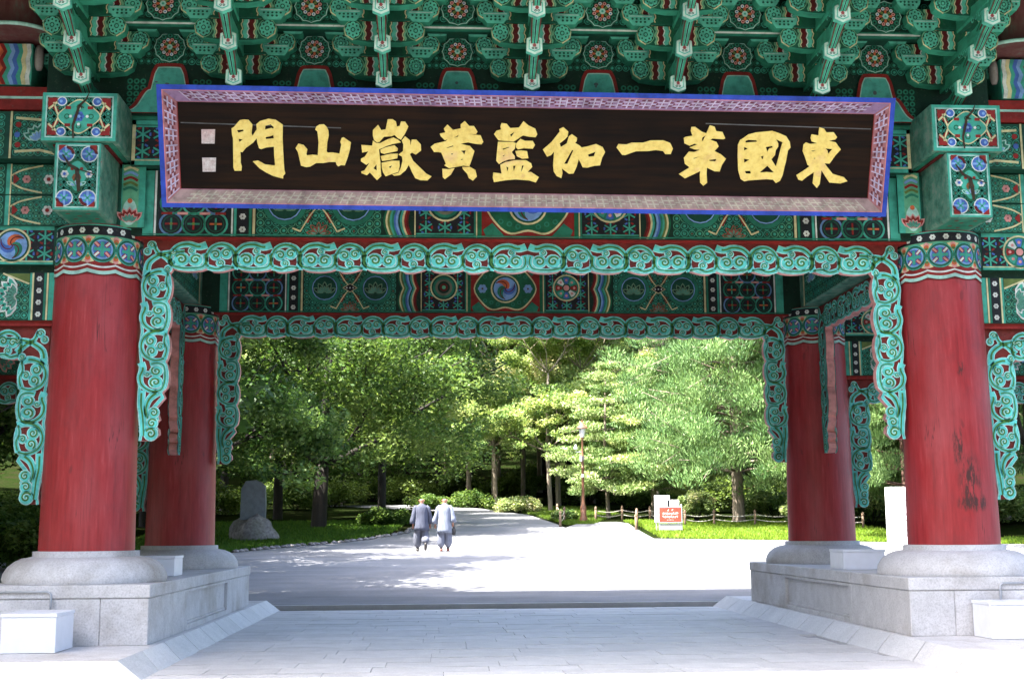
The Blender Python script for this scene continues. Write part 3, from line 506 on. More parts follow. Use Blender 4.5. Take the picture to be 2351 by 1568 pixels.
def make_valance(name, a, A, hgt, drop, parent, mapf, th=.10, both=False):
    """a: inner half span, A: outer half span, hgt: depth of the top strip, drop: total length of the pendants"""
    units = []; x = 0; k = 0
    while x < a-.12:
        w = (.42, .325)[k % 2]; units.append([x, w, k % 2]); x += w; k += 1
    sc = a/x
    for u in units: u[0] *= sc; u[1] *= sc
    right = []
    for (x0, w, k) in units:
        for i in range(6):
            t = i/6; right.append((x0+w*t, -hgt-.012-.040*(math.sin(math.pi*t)**.6)+(.018 if k else 0)*math.cos(math.pi*t)))
    W = A-a; nv = max(2, round((drop-hgt-.62)/.40)); uh = (drop-hgt-.62)/nv; inner = [(a-.02, -hgt-.02), (a+.03, -hgt-.09)]
    y = -hgt-.06
    for k in range(nv):
        for i in range(6):
            t = i/6; inner.append((a-.005-.045*(math.sin(math.pi*t)**.7)+.03, y-uh*t))
        y -= uh
    yt = y; tail = [(a+.05, yt), (a+.02, yt-.06), (a+.11, yt-.17), (a+.15, yt-.22), (a+.09, yt-.25), (a+.07, yt-.31), (a+.13, yt-.37), (a+.08, yt-.42), (a+.07, yt-.48), (a+.15, yt-.55)]
    outer = [(A-.03, yt-.555), (A-.045, yt-.45), (A-.015, yt-.3), (A-.01, yt-.12), (A, yt)]
    yy = yt
    for k in range(nv):
        for i in range(1, 7):
            t = i/6; outer.append((A-.012+.018*math.sin(math.pi*t), yt+(-hgt-.06-yt)*(k+t)/nv))
    outline_r = right+inner+tail+outer+[(A, 0)]
    outline = outline_r+[(-p[0], p[1]) for p in reversed(outline_r[1:])]
    mb = MB(); slab(mb, outline, [], -th/2, th/2, mapf, (.17, .022, .016), PINK)
    v = mb.build(name, MP, parent)
    def carve(side):
        c = Cv()
        for sgn in (-1, 1):
            c.at()
            e1 = [(sgn*p[0], p[1]+.020) for p in right]; e2 = [(sgn*(p[0]+.024), p[1]) for p in inner[2:]+tail]; e3 = [(sgn*(p[0]-.014), p[1]) for p in outer]
            for ed in (e1, e2): c.stroke(ed, .046, (.50, .84, .78), 2); c.stroke([(q[0], q[1]) for q in ed], .034, CY, 3)
            c.stroke(e3, .034, (.50, .84, .78), 2); c.stroke(e3, .022, CY, 3)
            for (x0, w, k) in units:
                c.at(sgn*x0, -hgt-.050, sgn*w/((.375, .30)[k]), (hgt+.015)/.33); (motifB if k else motifA)(c)
            c.at()
            y = -hgt-.06
            for k in range(nv):
                # units run down the pendant, scallops to the inside
                c.M = (0, sgn*(W+.01)/.33, -uh/(.40 if k % 2 else .33), 0, sgn*(a-.005), y)
                (motifA if k % 2 else motifB)(c); y -= uh
            c.at(sgn*a, y, sgn, 1)
            scr(c, cr([(.10, .0), (.19, -.08), (.225, -.2), (.20, -.30)], 4), .085); scr(c, cr([(W-.045, .02), (W-.045, -.15), (W-.07, -.3), (W-.085, -.5)], 4), .075, taper=False)
            curl(c, .135, -.235, .060, 1, 1); curl(c, .15, -.355, .062, 2.5, -1); curl(c, .16, -.475, .075, .5, 1)
            # corner flourish
            c.at(sgn*a, -hgt, sgn, 1)
            scr(c, cr([(-.03, .02), (.05, .1), (.16, .17), (.2, .27)], 4), .075); scr(c, cr([(W-.05, -.12), (W-.07, .04), (.12, .14), (-.03, .17), (-.15, .18)], 4), .08)
            curl(c, W-.10, hgt-.075, .046, 0, 1); curl(c, W-.052, hgt-.15, .04, 2, -1); curl(c, .03, -.03, .040, 4, 1); curl(c, -.02, hgt-.16, .04, 3, 1)
        g = (lambda u, vv, h: mapf(u, vv, th/2+h*1.3)) if side > 0 else (lambda u, vv, h: mapf(u, vv, -th/2-h*1.3))
        c.build('carved_scrolls', g, v)
    carve(1)
    if both: carve(-1)
    return v
def slice_u(c, du):
    V, Fc, C2 = [], [], []
    def cut(P, k, keep_less):
        out = []
        for i in range(len(P)):
            a, b = P[i], P[(i+1) % len(P)]; ia = (a[0] <= k) == keep_less or a[0] == k; ib = (b[0] <= k) == keep_less or b[0] == k
            if ia: out.append(a)
            if ia != ib and a[0] != b[0]:
                t = (k-a[0])/(b[0]-a[0]); out.append((k, a[1]+(b[1]-a[1])*t, a[2]))
        return out
    for f, col in zip(c.f, c.c):
        P = [c.v[i] for i in f]; lo = min(p[0] for p in P); hi = max(p[0] for p in P)
        k = math.floor(lo/du)
        while k*du < hi-1e-9:
            Q = P
            if lo < k*du: Q = cut(Q, k*du, False)
            if len(Q) >= 3 and hi > (k+1)*du: Q = cut(Q, (k+1)*du, True)
            if len(Q) >= 3:
                o = len(V); V += Q; Fc.append(tuple(range(o, o+len(Q)))); C2.append(col)
            k += 1
    c.v, c.f, c.c = V, Fc, C2

# ================================================================== SETTING: ground
YS = [-60, 7.6, 25, 33, 44, 60, 80, 120, 200, 320]; ZS = [.045, .045, .60, .86, 1.55, 2.4, 3.6, 10, 34, 60]
def gz(y, x=0):
    z = float(np.interp(y, YS, ZS))
    if x > 20 and y > 7: z += (x-20)*.05
    if x < -14 and y > 7: z += (-14-x)*.06
    return z
def ground_mat():
    m, nt, b = nodes('grass_ground')
    v = geo_coords(nt); n1 = noise(nt, v, 1.1, 6, .7); n2 = noise(nt, v, 12, 5, .7); n3 = noise(nt, v, .25, 4, .6)
    c = ramp(nt, n2, [(.3, (.004, .008, .002)), (.55, (.010, .018, .004)), (.75, (.022, .03, .01))])
    c = mix(nt, c, (.02, .013, .009), ramp(nt, n1, [(.52, 0), (.66, .85)]))
    c = mix(nt, c, (.016, .018, .008), ramp(nt, n3, [(.45, 0), (.7, .6)]))
    nt.links.new(c, b.inputs['Base Color']); b.inputs['Roughness'].default_value = 1; b.inputs['Specular IOR Level'].default_value = 0; bump(nt, b, n2, .8, .05)
    return m
MG = ground_mat()
def asphalt():
    m, nt, b = nodes('pale_asphalt')
    v = geo_coords(nt); n1 = noise(nt, v, .5, 5, .6); n2 = noise(nt, v, 40, 3, .7); n3 = noise(nt, geo_coords(nt, (.25, 1.4, 1)), 1.2, 6, .7)
    c = ramp(nt, n3, [(.3, (.17, .17, .185)), (.7, (.25, .25, .265))])
    c = mix(nt, c, ramp(nt, n1, [(.35, .78), (.65, 1.10)]), 1.0, 'MULTIPLY'); c = mix(nt, c, ramp(nt, n2, [(.3, .72), (.7, 1.18)]), 1.0, 'MULTIPLY')
    nt.links.new(c, b.inputs['Base Color']); b.inputs['Roughness'].default_value = .85; bump(nt, b, n2, .4, .01)
    return m
MA = asphalt()
def strip_ground(name, rows, lift, mat, kind='structure', label=None):
    """rows: list of (y, x_left, x_right); a sheet that follows the terrain"""
    mb = MB(); nx = 14; ys = []
    for i in range(len(rows)-1):
        a, b = rows[i], rows[i+1]; n = max(1, int((b[0]-a[0])/1.0))
        for k in range(n): t = k/n; ys.append(tuple(a[j]+(b[j]-a[j])*t for j in range(3)))
    ys.append(rows[-1]); V = [(l+(r-l)*i/nx, y, gz(y, l+(r-l)*i/nx)+lift) for y, l, r in ys for i in range(nx+1)]
    mb.add(V, [(j*(nx+1)+i, j*(nx+1)+i+1, (j+1)*(nx+1)+i+1, (j+1)*(nx+1)+i) for j in range(len(ys)-1) for i in range(nx)], None, True)
    o = mb.build(name, mat); o['kind'] = kind
    if label: o['label'] = label
    return o
# one sheet out to the horizon (the paved gate platform is set into it)
gx = sorted(set(list(np.arange(-300, -40, 20))+list(np.arange(-40, 41, 2.0))+list(np.arange(60, 301, 20)))); gy = sorted(set([-60, -30, -12, -2.75, 7.62]+list(np.arange(9, 60, 1.5))+list(np.arange(60, 121, 4))+list(np.arange(140, 321, 20))))
mb = MB(); V = []
for y in gy:
    for x in gx: V.append((float(x), float(y), (-.02 if y < 7.7 else gz(y, x))))
nx = len(gx); mb.add(V, [(j*nx+i, j*nx+i+1, (j+1)*nx+i+1, (j+1)*nx+i) for j in range(len(gy)-1) for i in range(nx-1) ], None, True)
g = mb.build('ground', MG); g['kind'] = 'structure'
road = strip_ground('road', [(7.62, -40, 60), (14, -34, 60), (20, -15, 50), (26.5, -7.6, 22), (28.5, -6.9, 19), (30.5, -6.1, 15.4), (32.5, -5.2, 12.5), (33.4, -4.7, 10.6), (34.3, -4.0, 7.3), (36.5, -3.1, 6.8), (38.5, -2.4, 6.6), (41.6, -2.1, 4.6), (46, -1.7, 4.4), (55, -.9, 3.9), (60, -.3, 2.5), (64, -3.5, 1.6), (70, -9, -2)], .03, MA)
path = strip_ground('path', [(34.3, 4.5, 7.35), (38, 4.6, 7.5), (41.6, 4.65, 7.7), (44.5, 5.5, 7.9), (46, 6.2, 7.6)], .034, MA)
mb = MB(); mb.box(-40, 40, 7.60, 7.70, -.1, .079); lip = mb.build('road_edge', MBEV); lip['kind'] = 'structure'
# the lighter forecourt behind and under the camera
fc = MB(); fc.box(-60, 60, -60, -2.62, -.2, -.006); f_ = fc.build('forecourt', flat('grey_asphalt', (.11, .108, .105), .9, 0, .2, 3)); f_['kind'] = 'structure'

# paved floor of the gate, every slab its own piece
pav = MB(); pav.box(-4.6, 4.6, -2.6, 7.55, -.25, -.018); pav = pav.build('pavement', flat('slab_joint', (.34, .34, .36), .9)); pav['kind'] = 'structure'
meshes = []
for w in (.9, 1.15, .7):
    b = MB(); e = .0035; d = .4455
    b.box(-w/2+e, w/2-e, -d/2+e, d/2-e, -.05, 0); meshes.append((w, b.mesh('paving_slab', MSLAB)))
y = -2.58+.2275
while y < 7.5:
    x = -3.78-rnd.random()*.5
    while x < 3.76:
        w, me = meshes[rnd.choice((0, 0, 0, 1, 1, 2))]
        xc = x+w/2
        if xc > -3.95 and xc < 3.95:
            o = link('paving_slab', me, pav, (xc, y, rnd.uniform(-.003, .002)))
        x += w
    y += .4555

# ================================================================== THE GATE
gate = empty('temple_gate'); tag(gate, 'ornate temple gate with thick red columns and painted green beams and brackets', 'gate')
# ---- plinths
def plinth(s):
    p = MB()
    # base platform with a bevelled border
    x_in, x_out = s*3.99, s*7.2
    p.box(min(x_in, x_out), max(x_in, x_out), -2.56, 7.42, -.2, .174)
    base = p.build('base_platform', MSTONE, gate)
    # bevel slabs
    def bev(A, B, C_, D, n):
        for i in range(n):
            t0, t1 = i/n+.0008, (i+1)/n-.0008
            P = [Vector(A).lerp(Vector(B), t0), Vector(A).lerp(Vector(B), t1), Vector(D).lerp(Vector(C_), t1), Vector(D).lerp(Vector(C_), t0)]
            q = MB(); q.add([tuple(v) for v in P]+[(v.x, v.y, -.15) for v in P], [(0, 1, 2, 3), (0, 4, 5, 1), (1, 5, 6, 2), (2, 6, 7, 3), (3, 7, 4, 0)]); q.build('border_slab', MBEV, base)
    bev((s*3.985, -2.58, .18), (s*3.985, 7.44, .18), (s*3.77, 7.60, -.004), (s*3.77, -2.78, -.004), 10)
    bev((s*3.985, -2.58, .178), (s*7.2, -2.58, .178), (s*7.2, -2.84, -.02), (s*3.79, -2.84, -.02), 3)
    q = MB(); z1 = .72
    xi, xo = 4.08, 5.92
    def bx(x0, x1, y0, y1, z0, zz, o=q):
        a, b_ = sorted((s*x0, s*x1)); o.box(a, b_, y0, y1, z0, zz)
    bx(xi+.05, xo-.05, -.89, 6.01, .17, .79)
    q.build('plinth_core', MSTONE, gate)
    # facing blocks: corner blocks, framed panel between
    def face(x0, x1, y0, y1, z0, z1, name='plinth_block', bev=.012):
        o = MB(); a, b_ = sorted((s*x0, s*x1)); o.box(a, b_, y0, y1, z0, z1); return o.build(name, MSTONE, gate, bevel=bev)
    face(xi, xi+.5, -.94, 1.0, .172, .66); face(xi, xi+.5, 4.12, 6.06, .172, .66)
    face(xi+.502, xo, -.94, -.4, .172, .66); face(xi+.502, xo, 5.5, 6.06, .172, .66)
    face(xo-.3, xo, -.398, 5.498, .172, .66)
    # cap stones
    face(xi-.012, xo+.012, -.952, 1.0, .662, .80); face(xi-.012, xo+.012, 1.004, 4.116, .662, .80); face(xi-.012, xo+.012, 4.12, 6.072, .662, .80)
    # framed inner panel
    face(xi, xi+.06, 1.004, 1.12, .172, .658, 'panel_frame', .006); face(xi, xi+.06, 4.0, 4.116, .172, .658, 'panel_frame', .006)
    face(xi, xi+.06, 1.122, 3.998, .172, .235, 'panel_frame', .006); face(xi, xi+.06, 1.122, 3.998, .62, .658, 'panel_frame', .006)
    face(xi+.028, xi+.06, 1.122, 3.998, .237, .268, 'panel_moulding', .006)
    face(xi+.045, xi+.058, 1.124, 3.996, .27, .616, 'recessed_panel', .0)
    return base
for s in (-1, 1): plinth(s)
# ---- columns
def rad(z): return .5197+(.483-.5197)*(z-1.14)/(4.22-1.14)
colm = {}
cap = Cv(); m_capital(cap); slice_u(cap, .05)
cap_me = cap.mesh('capital_band', cyl(0, 0, lambda z: rad(z)+.004))
bm = MB(); bm.lathe([(.875, .802), (.885, .84), (.872, .90), (.83, .97), (.76, 1.03), (.68, 1.065), (.61, 1.078), (.575, 1.082), (.575, 1.14), (.53, 1.143)], 48)
base_me = bm.mesh('column_base', MSTONE)
cm_ = MB(); cm_.lathe([(rad(1.14+i*(4.81-1.14)/24), 1.143+i*(4.81-1.143)/24) for i in range(25)], 64)
col_me = cm_.mesh('column', MC)
col_me2 = col_me.copy(); col_me2.materials[0] = MC2
for (x, y) in ((-5, 0), (5, 0), (-5, 5.08), (5, 5.08), (-9.3, 0), (9.3, 0), (-9.3, 5.08), (9.3, 5.08)):
    far = abs(x) > 6
    if far and y > 1: continue
    c_ = link('column', col_me2 if (x, y) == (5, 0) else col_me, gate, (x, y, 0), (0, 0, 0 if (x, y) == (5, 0) else rnd.uniform(0, 6)))
    if (x, y) == (5, 0): c_['label'] = 'front right red column with dark scorched patches'
    link('column_base', base_me, c_); cb = link('capital_band', cap_me, c_, None, (0, 0, -c_.rotation_euler.z))
    if far:
        sb = MB(); sb.box(x-.9, x+.9, y-.9, y+.9, .0, .80); sb.build('plinth_block', MSTONE, gate)

# ---- beams along the front and back
bp = paint_beam(); bp_me = bp.mesh('painted_pattern', front(0, 0, 0))
def lintel(y, side):
    b = MB(); b.box(-4.74, 4.74, y-.255, y+.255, 4.725, 5.495, GRD); b.box(-4.74, 4.74, y-.20, y+.20, 4.70, 4.724, RED)
    o = b.build('lower_beam', MP, gate)
    p = link('painted_pattern', bp_me, o, (0, y-.258, 4.725))
    u = MB(); u.box(-4.59, 4.59, y-.405, y+.405, 5.513, 6.05, TQD); u.box(-4.59, 4.59, y-.42, y+.42, 6.052, 6.10, TQ2)
    uo = u.build('upper_beam', MP, gate)
    c = Cv(); H = .53; c.rect(-4.58, 4.58, .0, H, TQD, 0, 8)
    for s in (-1, 1):
        for (a, b_, fn) in ((3.95, 4.56, 'l'), (3.2, 3.9, 's'), (2.4, 3.15, 'l'), (.9, 2.3, 's'), (0, .8, 'l')):
            x0, x1 = (a, b_) if s > 0 else (-b_, -a)
            if fn == 'l': m_lattice(c, x0, x1, .06, H-.06, 2, .24)
            else: m_scrolls(c, x0, x1, .06, H-.06, .1)
            c.rect(s*b_-.02, s*b_+.02, 0, H, CRM, 6)
    c.rect(-4.58, 4.58, 0, .05, TQ, 6, 6); c.rect(-4.58, 4.58, .05, .062, CRM, 7, 6); c.rect(-4.58, 4.58, H-.05, H, TQ, 6, 6)
    c.build('painted_pattern', front(0, y-.408, 5.515), uo)
lintel(0, 0); lintel(5.08, 1)
vf = lambda y, top: (lambda u, v, h: (u, y-h, top+v))
make_valance('scroll_valance', 4.15, 4.475, .325, 2.35, gate, vf(-.06, 4.715))
make_valance('scroll_valance', 4.15, 4.475, .325, 2.35, gate, vf(4.98, 4.715))
# ---- transverse beams with decorated ends
def end_upper(c, hw, H):
    c.rect(-hw, hw, 0, H, TQ, 0); c.rect(-hw+.035, hw-.035, .035, H-.035, PAL, 1); c.rect(-hw+.05, hw-.05, .05, H-.05, TQD, 2)
    m_scrolls(c, -hw+.05, hw-.05, .05, H-.05, .075, 3, TQD, TQ2, TQ)
    ym = H/2
    for s in (-1, 1):
        for t in (-1, 1):
            c.fan([(s*(hw-.06), ym+t*(H/2-.06)), (s*(hw-.20), ym+t*(H/2-.06)), (s*(hw-.06), ym+t*(H/2-.18))], RED, 6)
            c.stroke([(s*(hw-.07), ym+t*(H/2-.19)), (s*(hw-.20), ym+t*(H/2-.07))], .022, CRM, 7)
            c.disc(s*(hw-.21), ym+t*(H/2-.10), .055, WHT, 7, 12); c.disc(s*(hw-.21), ym+t*(H/2-.10), .043, BLU, 8, 12); c.disc(s*(hw-.20), ym+t*(H/2-.10), .018, BLUL, 9, 8)
            c.stroke([(s*(hw-.12), ym+t*.16), (s*(hw-.17), ym+t*.02), ], .018, CRM, 7); c.stroke([(s*(hw-.11), ym+t*.13), (s*(hw-.17), ym+t*.05)], .04, RED, 6)
    c.fan(cr([(-.24, ym), (-.12, ym+.13), (0, ym+.20), (.12, ym+.13), (.24, ym), (.12, ym-.13), (0, ym-.20), (-.12, ym-.13)], 4, True), CRM, 8, (0, ym))
    c.fan(cr([(-.225, ym), (-.115, ym+.12), (0, ym+.185), (.115, ym+.12), (.225, ym), (.115, ym-.12), (0, ym-.185), (-.115, ym-.12)], 4, True), TQ, 9, (0, ym))
    for k in range(4):
        a = math.pi/4+k*math.pi/2; c.stroke([(.17*math.cos(a)-.03, ym+.14*math.sin(a)), (.17*math.cos(a)+.03, ym+.14*math.sin(a))], .035, RED, 10)
        a = k*math.pi/2; c.ring(.13*math.cos(a), ym+.11*math.sin(a), .02, .032, GR, 10, 8); c.disc(.09*math.cos(a), ym+.09*math.sin(a), .018, WHT, 11, 6)
    m_dotflower(c, 0, ym, .062, 11, BLU); c.disc(0, ym, .02, BLUL, 13, 6)
    c.stroke([(.10, H-.01), (.07, H*.85), (.0, H*.72), (-.03, H*.5), (-.06, H*.3), (-.05, .02)], lambda t: .010+.022*math.sin(math.pi*t*.9), (.05, .03, .015), 15); c.stroke([(.0, H*.72), (.05, H*.68)], .012, (.05, .03, .015), 15)
def end_lower(c, hw, H):
    c.rect(-hw, hw, 0, H, TQ, 0); c.rect(-hw+.02, hw-.02, .02, H-.02, PAL, 1); c.rect(-hw+.035, hw-.035, .035, H-.035, TQ2, 2)
    m_scrolls(c, -hw+.04, hw-.04, .04, H-.04, .07, 3, TQD, TQ2, TQ)
    for s in (-1, 1):
        for t in (0, 1):
            x = s*(hw-.12); z = H*(.17 if t == 0 else .83)
            c.disc(x, z, .095, WHT, 6, 14); c.disc(x, z, .083, BLU, 7, 14)
            for k in range(4):
                a = k*math.pi/2; c.stroke([(x, z), (x+.08*math.cos(a), z+.08*math.sin(a))], .025, BLUL, 8)
                a += math.pi/4; c.stroke([(x-.0, z), (x+.055*math.cos(a), z+.055*math.sin(a))], .016, TQ, 9)
            c.ring(x, z, .06, .092, REDD, 8, 8, 0 if t else math.pi, (1 if t else 2)*math.pi/1-1.6)
            c.fan([(s*(hw-.04), z+(.1 if t else -.1)), (s*(hw-.12), z+(.1 if t else -.1)), (s*(hw-.04), z+(.03 if t else -.03))], RED, 9)
    ym = H/2
    c.fan(cr([(0, ym+.2), (.11, ym+.12), (.14, ym+.02), (.08, ym-.12), (0, ym-.2), (-.08, ym-.12), (-.14, ym+.02), (-.11, ym+.12)], 4, True), GR, 8, (0, ym))
    c.fan(cr([(0, ym+.17), (.09, ym+.10), (.115, ym+.02), (.06, ym-.10), (0, ym-.17), (-.06, ym-.10), (-.115, ym+.02), (-.09, ym+.10)], 4, True), TQ, 9, (0, ym))
    for s in (-1, 1): m_dotflower(c, s*.13, ym+.02, .045, 10, WHT); c.disc(s*.13, ym+.02, .018, BLU, 13, 6); c.disc(s*.05, ym+.08, .02, RED, 11, 6)
    c.stroke([(-.16, H*.82), (-.08, H*.66), (.0, H*.60), (.02, H*.42), (.03, H*.26)], lambda t: .012+.035*math.sin(math.pi*t*.8), (.045, .03, .015), 15); c.stroke([(.0, H*.6), (.09, H*.57), (.2, H*.52)], .012, (.05, .03, .015), 15)
    c.disc(0, ym-.02, .05, BRN, 11, 8); m_lotus(c, 0, ym-.12, .12, 11, math.pi/2, 3)
def branchy(c, x0, z0, x1, z1):
    pass
for s in (-1, 1):
    x = s*5.0
    b = MB(); b.box(x-.412, x+.412, -1.05, 6.13, 5.585, 6.145, None); ub = b.build('cross_beam', MWEATH, gate, bevel=.012)
    c = Cv(); end_upper(c, .40, .545); c.build('end_panel', front(x, -1.053, 5.592), ub)
    b = MB(); b.box(x-.262, x+.262, -1.03, 6.10, 4.812, 5.582); lb = b.build('cross_beam', MWEATH, gate, bevel=.03)
    c = Cv(); end_lower(c, .245, .75); c.build('end_panel', front(x, -1.033, 4.822), lb)
    b = MB(); b.box(x-.30, x+.30, -.96, 6.05, 5.56, 5.584, REDD); b.box(x-.36, x+.36, -1.0, 6.09, 5.578, 5.5845, TQ2); b.build('beam_soffit', MP, lb)
    # red petals under the lower beam end, scrolls on its inner flank
    c = Cv(); c.rect(-.2, .2, -.98, -.5, TQ2, 0)
    for k in range(6):
        px = (-.12, .1, -.02, .14, -.1, .03)[k]; py = (-.9, -.9, -.8, -.68, -.66, -.58)[k]; c.disc(px, py, .03, RED, 1, 6, .018)
    c.build('painted_pattern', plane((x, 0, 4.81), (1, 0, 0), (0, 1, 0), (0, 0, -1)), lb)
    c = Cv(); m_scrolls(c, .55, 4.55, .03, .74, .13); 
    for k in range(5): m_lotus(c, .9+k*.82, .3, .3, 6)
    for a in (.50, 4.58): c.rect(a-.03, a+.03, 0, .77, CRM, 6)
    c.build('painted_pattern', plane((x-s*.264, 0, 4.812), (0, 1, 0), (0, 0, 1), (-s, 0, 0)), lb)
    make_valance('scroll_valance', 1.72, 2.04, .325, 2.30, gate, (lambda xx, ss: (lambda u, v, h: (xx-ss*h, 2.54+u, 4.78+v)))(x, s), .12, True)
    # flank panel beside the lower beam end (front of the column head)
    c = Cv(); c.rect(0, .2, 0, .74, GL, 0); c.rect(.0, .012, 0, .74, TQ, 3)
    c.fan(cr([(.02, .10), (.10, .02), (.18, .10), (.17, .26), (.10, .34), (.03, .26)], 3, True), PAL, 1, (.1, .15)); m_lotus(c, .10, .04, .2, 3, math.pi/2, 5, PINK, RED, 1.6); c.disc(.10, .31, .03, ORG, 4, 8)
    for k, col in enumerate((TQ2, OLV, RED, BLUL, CRM)): c.stroke(cr([(.02, .44+k*.06), (.10, .47+k*.06), (.18, .43+k*.06)], 4), .03, col, 2)
    hb = MB(); xx = sorted((x-s*.27, x-s*.56)); hb.box(xx[0], xx[1], -.33, .30, 4.81, 5.50, TQD); ho = hb.build('column_head', MP, gate)
    c.build('painted_pattern', plane((x-s*.305-(0 if s > 0 else 0), -.333, 4.80), (-s, 0, 0), (0, 0, 1), (0, -1, 0)), ho)
    c = Cv(); c.rect(0, .075, 0, .74, TQ, 0); c.build('painted_pattern', plane((x-s*.50, -.335, 4.80), (-s, 0, 0), (0, 0, 1), (0, -1, 0)), ho)

# ---- side bays (outward of the main columns)
def side_bay(s, y, full):
    def bx(x0, x1, y0, y1, z0, z1, col, name, mat=MP):
        b = MB(); a, c_ = sorted((s*x0, s*x1)); b.box(a, c_, y0, y1, z0, z1, col); return b.build(name, mat, gate)
    def P(yy, z): return plane((0, yy, z), (s, 0, 0), (0, 0, 1), (0, -1, 0))
    o = bx(5.25, 9.3, y-.2, y+.2, 4.385, 4.83, TQD, 'side_beam')
    c = Cv(); m_lattice(c, 5.47, 9.1, .03, .42, 2, .20)
    for i in range(4): (m_taegeuk if s < 0 else m_wheel)(c, 5.93+i*.95, .22, .205, 7)
    for a in (0, .42): c.rect(5.47, 9.1, a, a+.03, TQ, 6, 4)
    c.rect(5.47, 9.1, .03, .04, CRM, 7, 3); c.build('painted_pattern', P(y-.203, 4.385), o)
    o = bx(5.40, 9.3, y-.14, y+.14, 3.75, 4.30, TQD, 'side_beam'); c = Cv()
    c.rect(5.40, 5.52, 0, .55, TQ, 3); c.rect(5.525, 5.545, 0, .55, CRM, 4); c.rect(5.55, 5.575, 0, .55, TQ2, 3); m_band(c, 5.58, 5.68, 0, .55); c.rect(5.69, 5.71, 0, .55, CRM, 4); c.rect(5.71, 5.735, 0, .55, TQ, 3)
    for i in range(3):
        a = 5.74+i*1.12; m_scrolls(c, a, a+1.08, .01, .54, .085); m_lotus(c, a+.12, .27, .27, 6, 0, 7, WHT, TQ, 2.2); m_dotflower(c, a+.42, .27, .07, 10, BLUL)
        c.fan([(a, .54), (a+.3, .54), (a, .42)], OLV, 6); c.stroke([(a, .42), (a+.3, .54)], .02, CRM, 7); m_lotus(c, a+.95, .27, .27, 6, math.pi, 7, PINK, TQ, 2.2)
    c.build('painted_pattern', P(y-.143, 3.75), o)
    bx(5.40, 9.3, y-.10, y+.10, 3.69, 3.752, RED, 'side_rail'); bx(5.30, 9.3, y-.12, y+.12, 4.302, 4.383, GRD, 'side_rail')
    mid = 7.15
    make_valance('scroll_valance', 1.31, 1.64, .32, 2.03, gate, lambda u, v, h: (s*mid+u, y-h, 3.685+v))
    # painted boards above, between the beam ends and the outer column
    for z0, z1, k in ((4.835, 5.19, 0), (5.20, 5.56, 1)):
        o = bx(5.27, 9.3, y-.24, y+.24, z0, z1, TQD, 'side_board'); c = Cv(); h = z1-z0
        c.rect(5.3, 9.2, 0, h, TQD, 0)
        m_scrolls(c, 5.3, 5.98, .01, h-.01, .07); m_dotflower(c, 5.55, h*.5, .06, 5, WHT); c.disc(5.55, h*.5, .025, RED, 8, 6); m_dotflower(c, 5.80, h*.5, .05, 5, PINK)
        for t in (-1, 1): c.stroke(cr([(5.98, h*.5+t*h*.1), (5.85, h*.5+t*h*.3), (5.62, h*.5+t*h*.45)], 4), .02, CRM, 6)
        c.fan([(5.95, h*.3), (5.88, h*.5), (5.95, h*.7)], RED, 6); c.rect(5.97, 5.985, 0, h, CRM, 6); c.rect(5.985, 6.03, 0, h, TQ, 5); m_scrolls(c, 6.05, 9.1, .01, h-.01, .09)
        c.build('painted_pattern', P(y-.243, z0), o)
    o = bx(5.42, 9.3, y-.40, y+.40, 5.58, 6.14, TQD, 'side_board'); c = Cv()
    m_scrolls(c, 5.43, 5.93, .03, .53, .09); m_lotus(c, 5.62, .2, .22, 6, math.pi/2, 7); 
    for t in (-1, 1):
        c.stroke([(5.45, .28+t*.22), (5.62, .28+t*.18), (5.90, .28+t*.20)], .03, CRM, 6); c.disc(5.87, .28+t*.12, .035, RED, 6, 8)
    c.disc(5.88, .28, .035, BLU, 6, 8); c.rect(5.94, 5.965, 0, .56, CRM, 5); m_scrolls(c, 6.02, 9.1, .03, .53, .09)
    c.build('painted_pattern', P(y-.403, 5.58), o)
    bx(5.45, 9.3, y-.42, y+.42, 6.16, 6.285, RED, 'red_rail'); bx(5.45, 9.3, y-.425, y+.425, 6.287, 6.315, PAL, 'pale_rail'); bx(5.45, 9.3, y-.42, y+.42, 6.317, 6.43, RED, 'red_rail')
    o = bx(5.76, 9.3, y-.40, y+.40, 6.46, 6.955, TQ, 'wing_beam'); c = Cv()
    seg = 6
    cols = (WHT, CRM, TQ, BLU, BLUL, TQ, RED, ORG, TQ, BLU, RED, ORG)
    for i, col in enumerate(cols):
        x0 = 5.77+i*.045
        pts = [(.0, 0), (.05, .1), (.0, .2), (.05, .3), (.0, .4), (.05, .495)]
        for k in range(5):
            dx = .07*(i/11); a, b_ = pts[k], pts[k+1]; c.poly([(x0+a[0]*(.3+i*.12), a[1]), (x0+.048+a[0]*(.3+i*.12), a[1]), (x0+.048+b_[0]*(.3+i*.12), b_[1]), (x0+b_[0]*(.3+i*.12), b_[1])], col, 2+(i % 2))
    m_lattice(c, 6.4, 9.1, .02, .47, 2, .2); c.build('painted_pattern', P(y-.403, 6.46), o)
    b = MB(); b.tube([(s*5.70, y-.34, 6.66), (s*5.70, y-.34, 6.72), (s*5.70, y-.34, 6.86), (s*5.70, y-.34, 6.95)], [.03, .05, .055, .04], 10, (.30, .27, .25)); b.build('turned_peg', MP, gate)
    if full:
        b = MB(); b.lathe([(.46, 7.0), (.475, 7.01), (.475, 7.035), (.44, 7.04), (.445, 7.4), (.44, 9.2)], 40, (s*5.90, y-.42)); b.build('hanging_post', MLOG, gate)
        b = MB(); b.lathe([(.455, 6.994), (.482, 6.994), (.482, 7.03), (.47, 7.031)], 40, (s*5.90, y-.42), PAL, True, False); b.build('post_rim', MP, gate)
for s in (-1, 1): side_bay(s, 0, True); side_bay(s, 5.08, False)

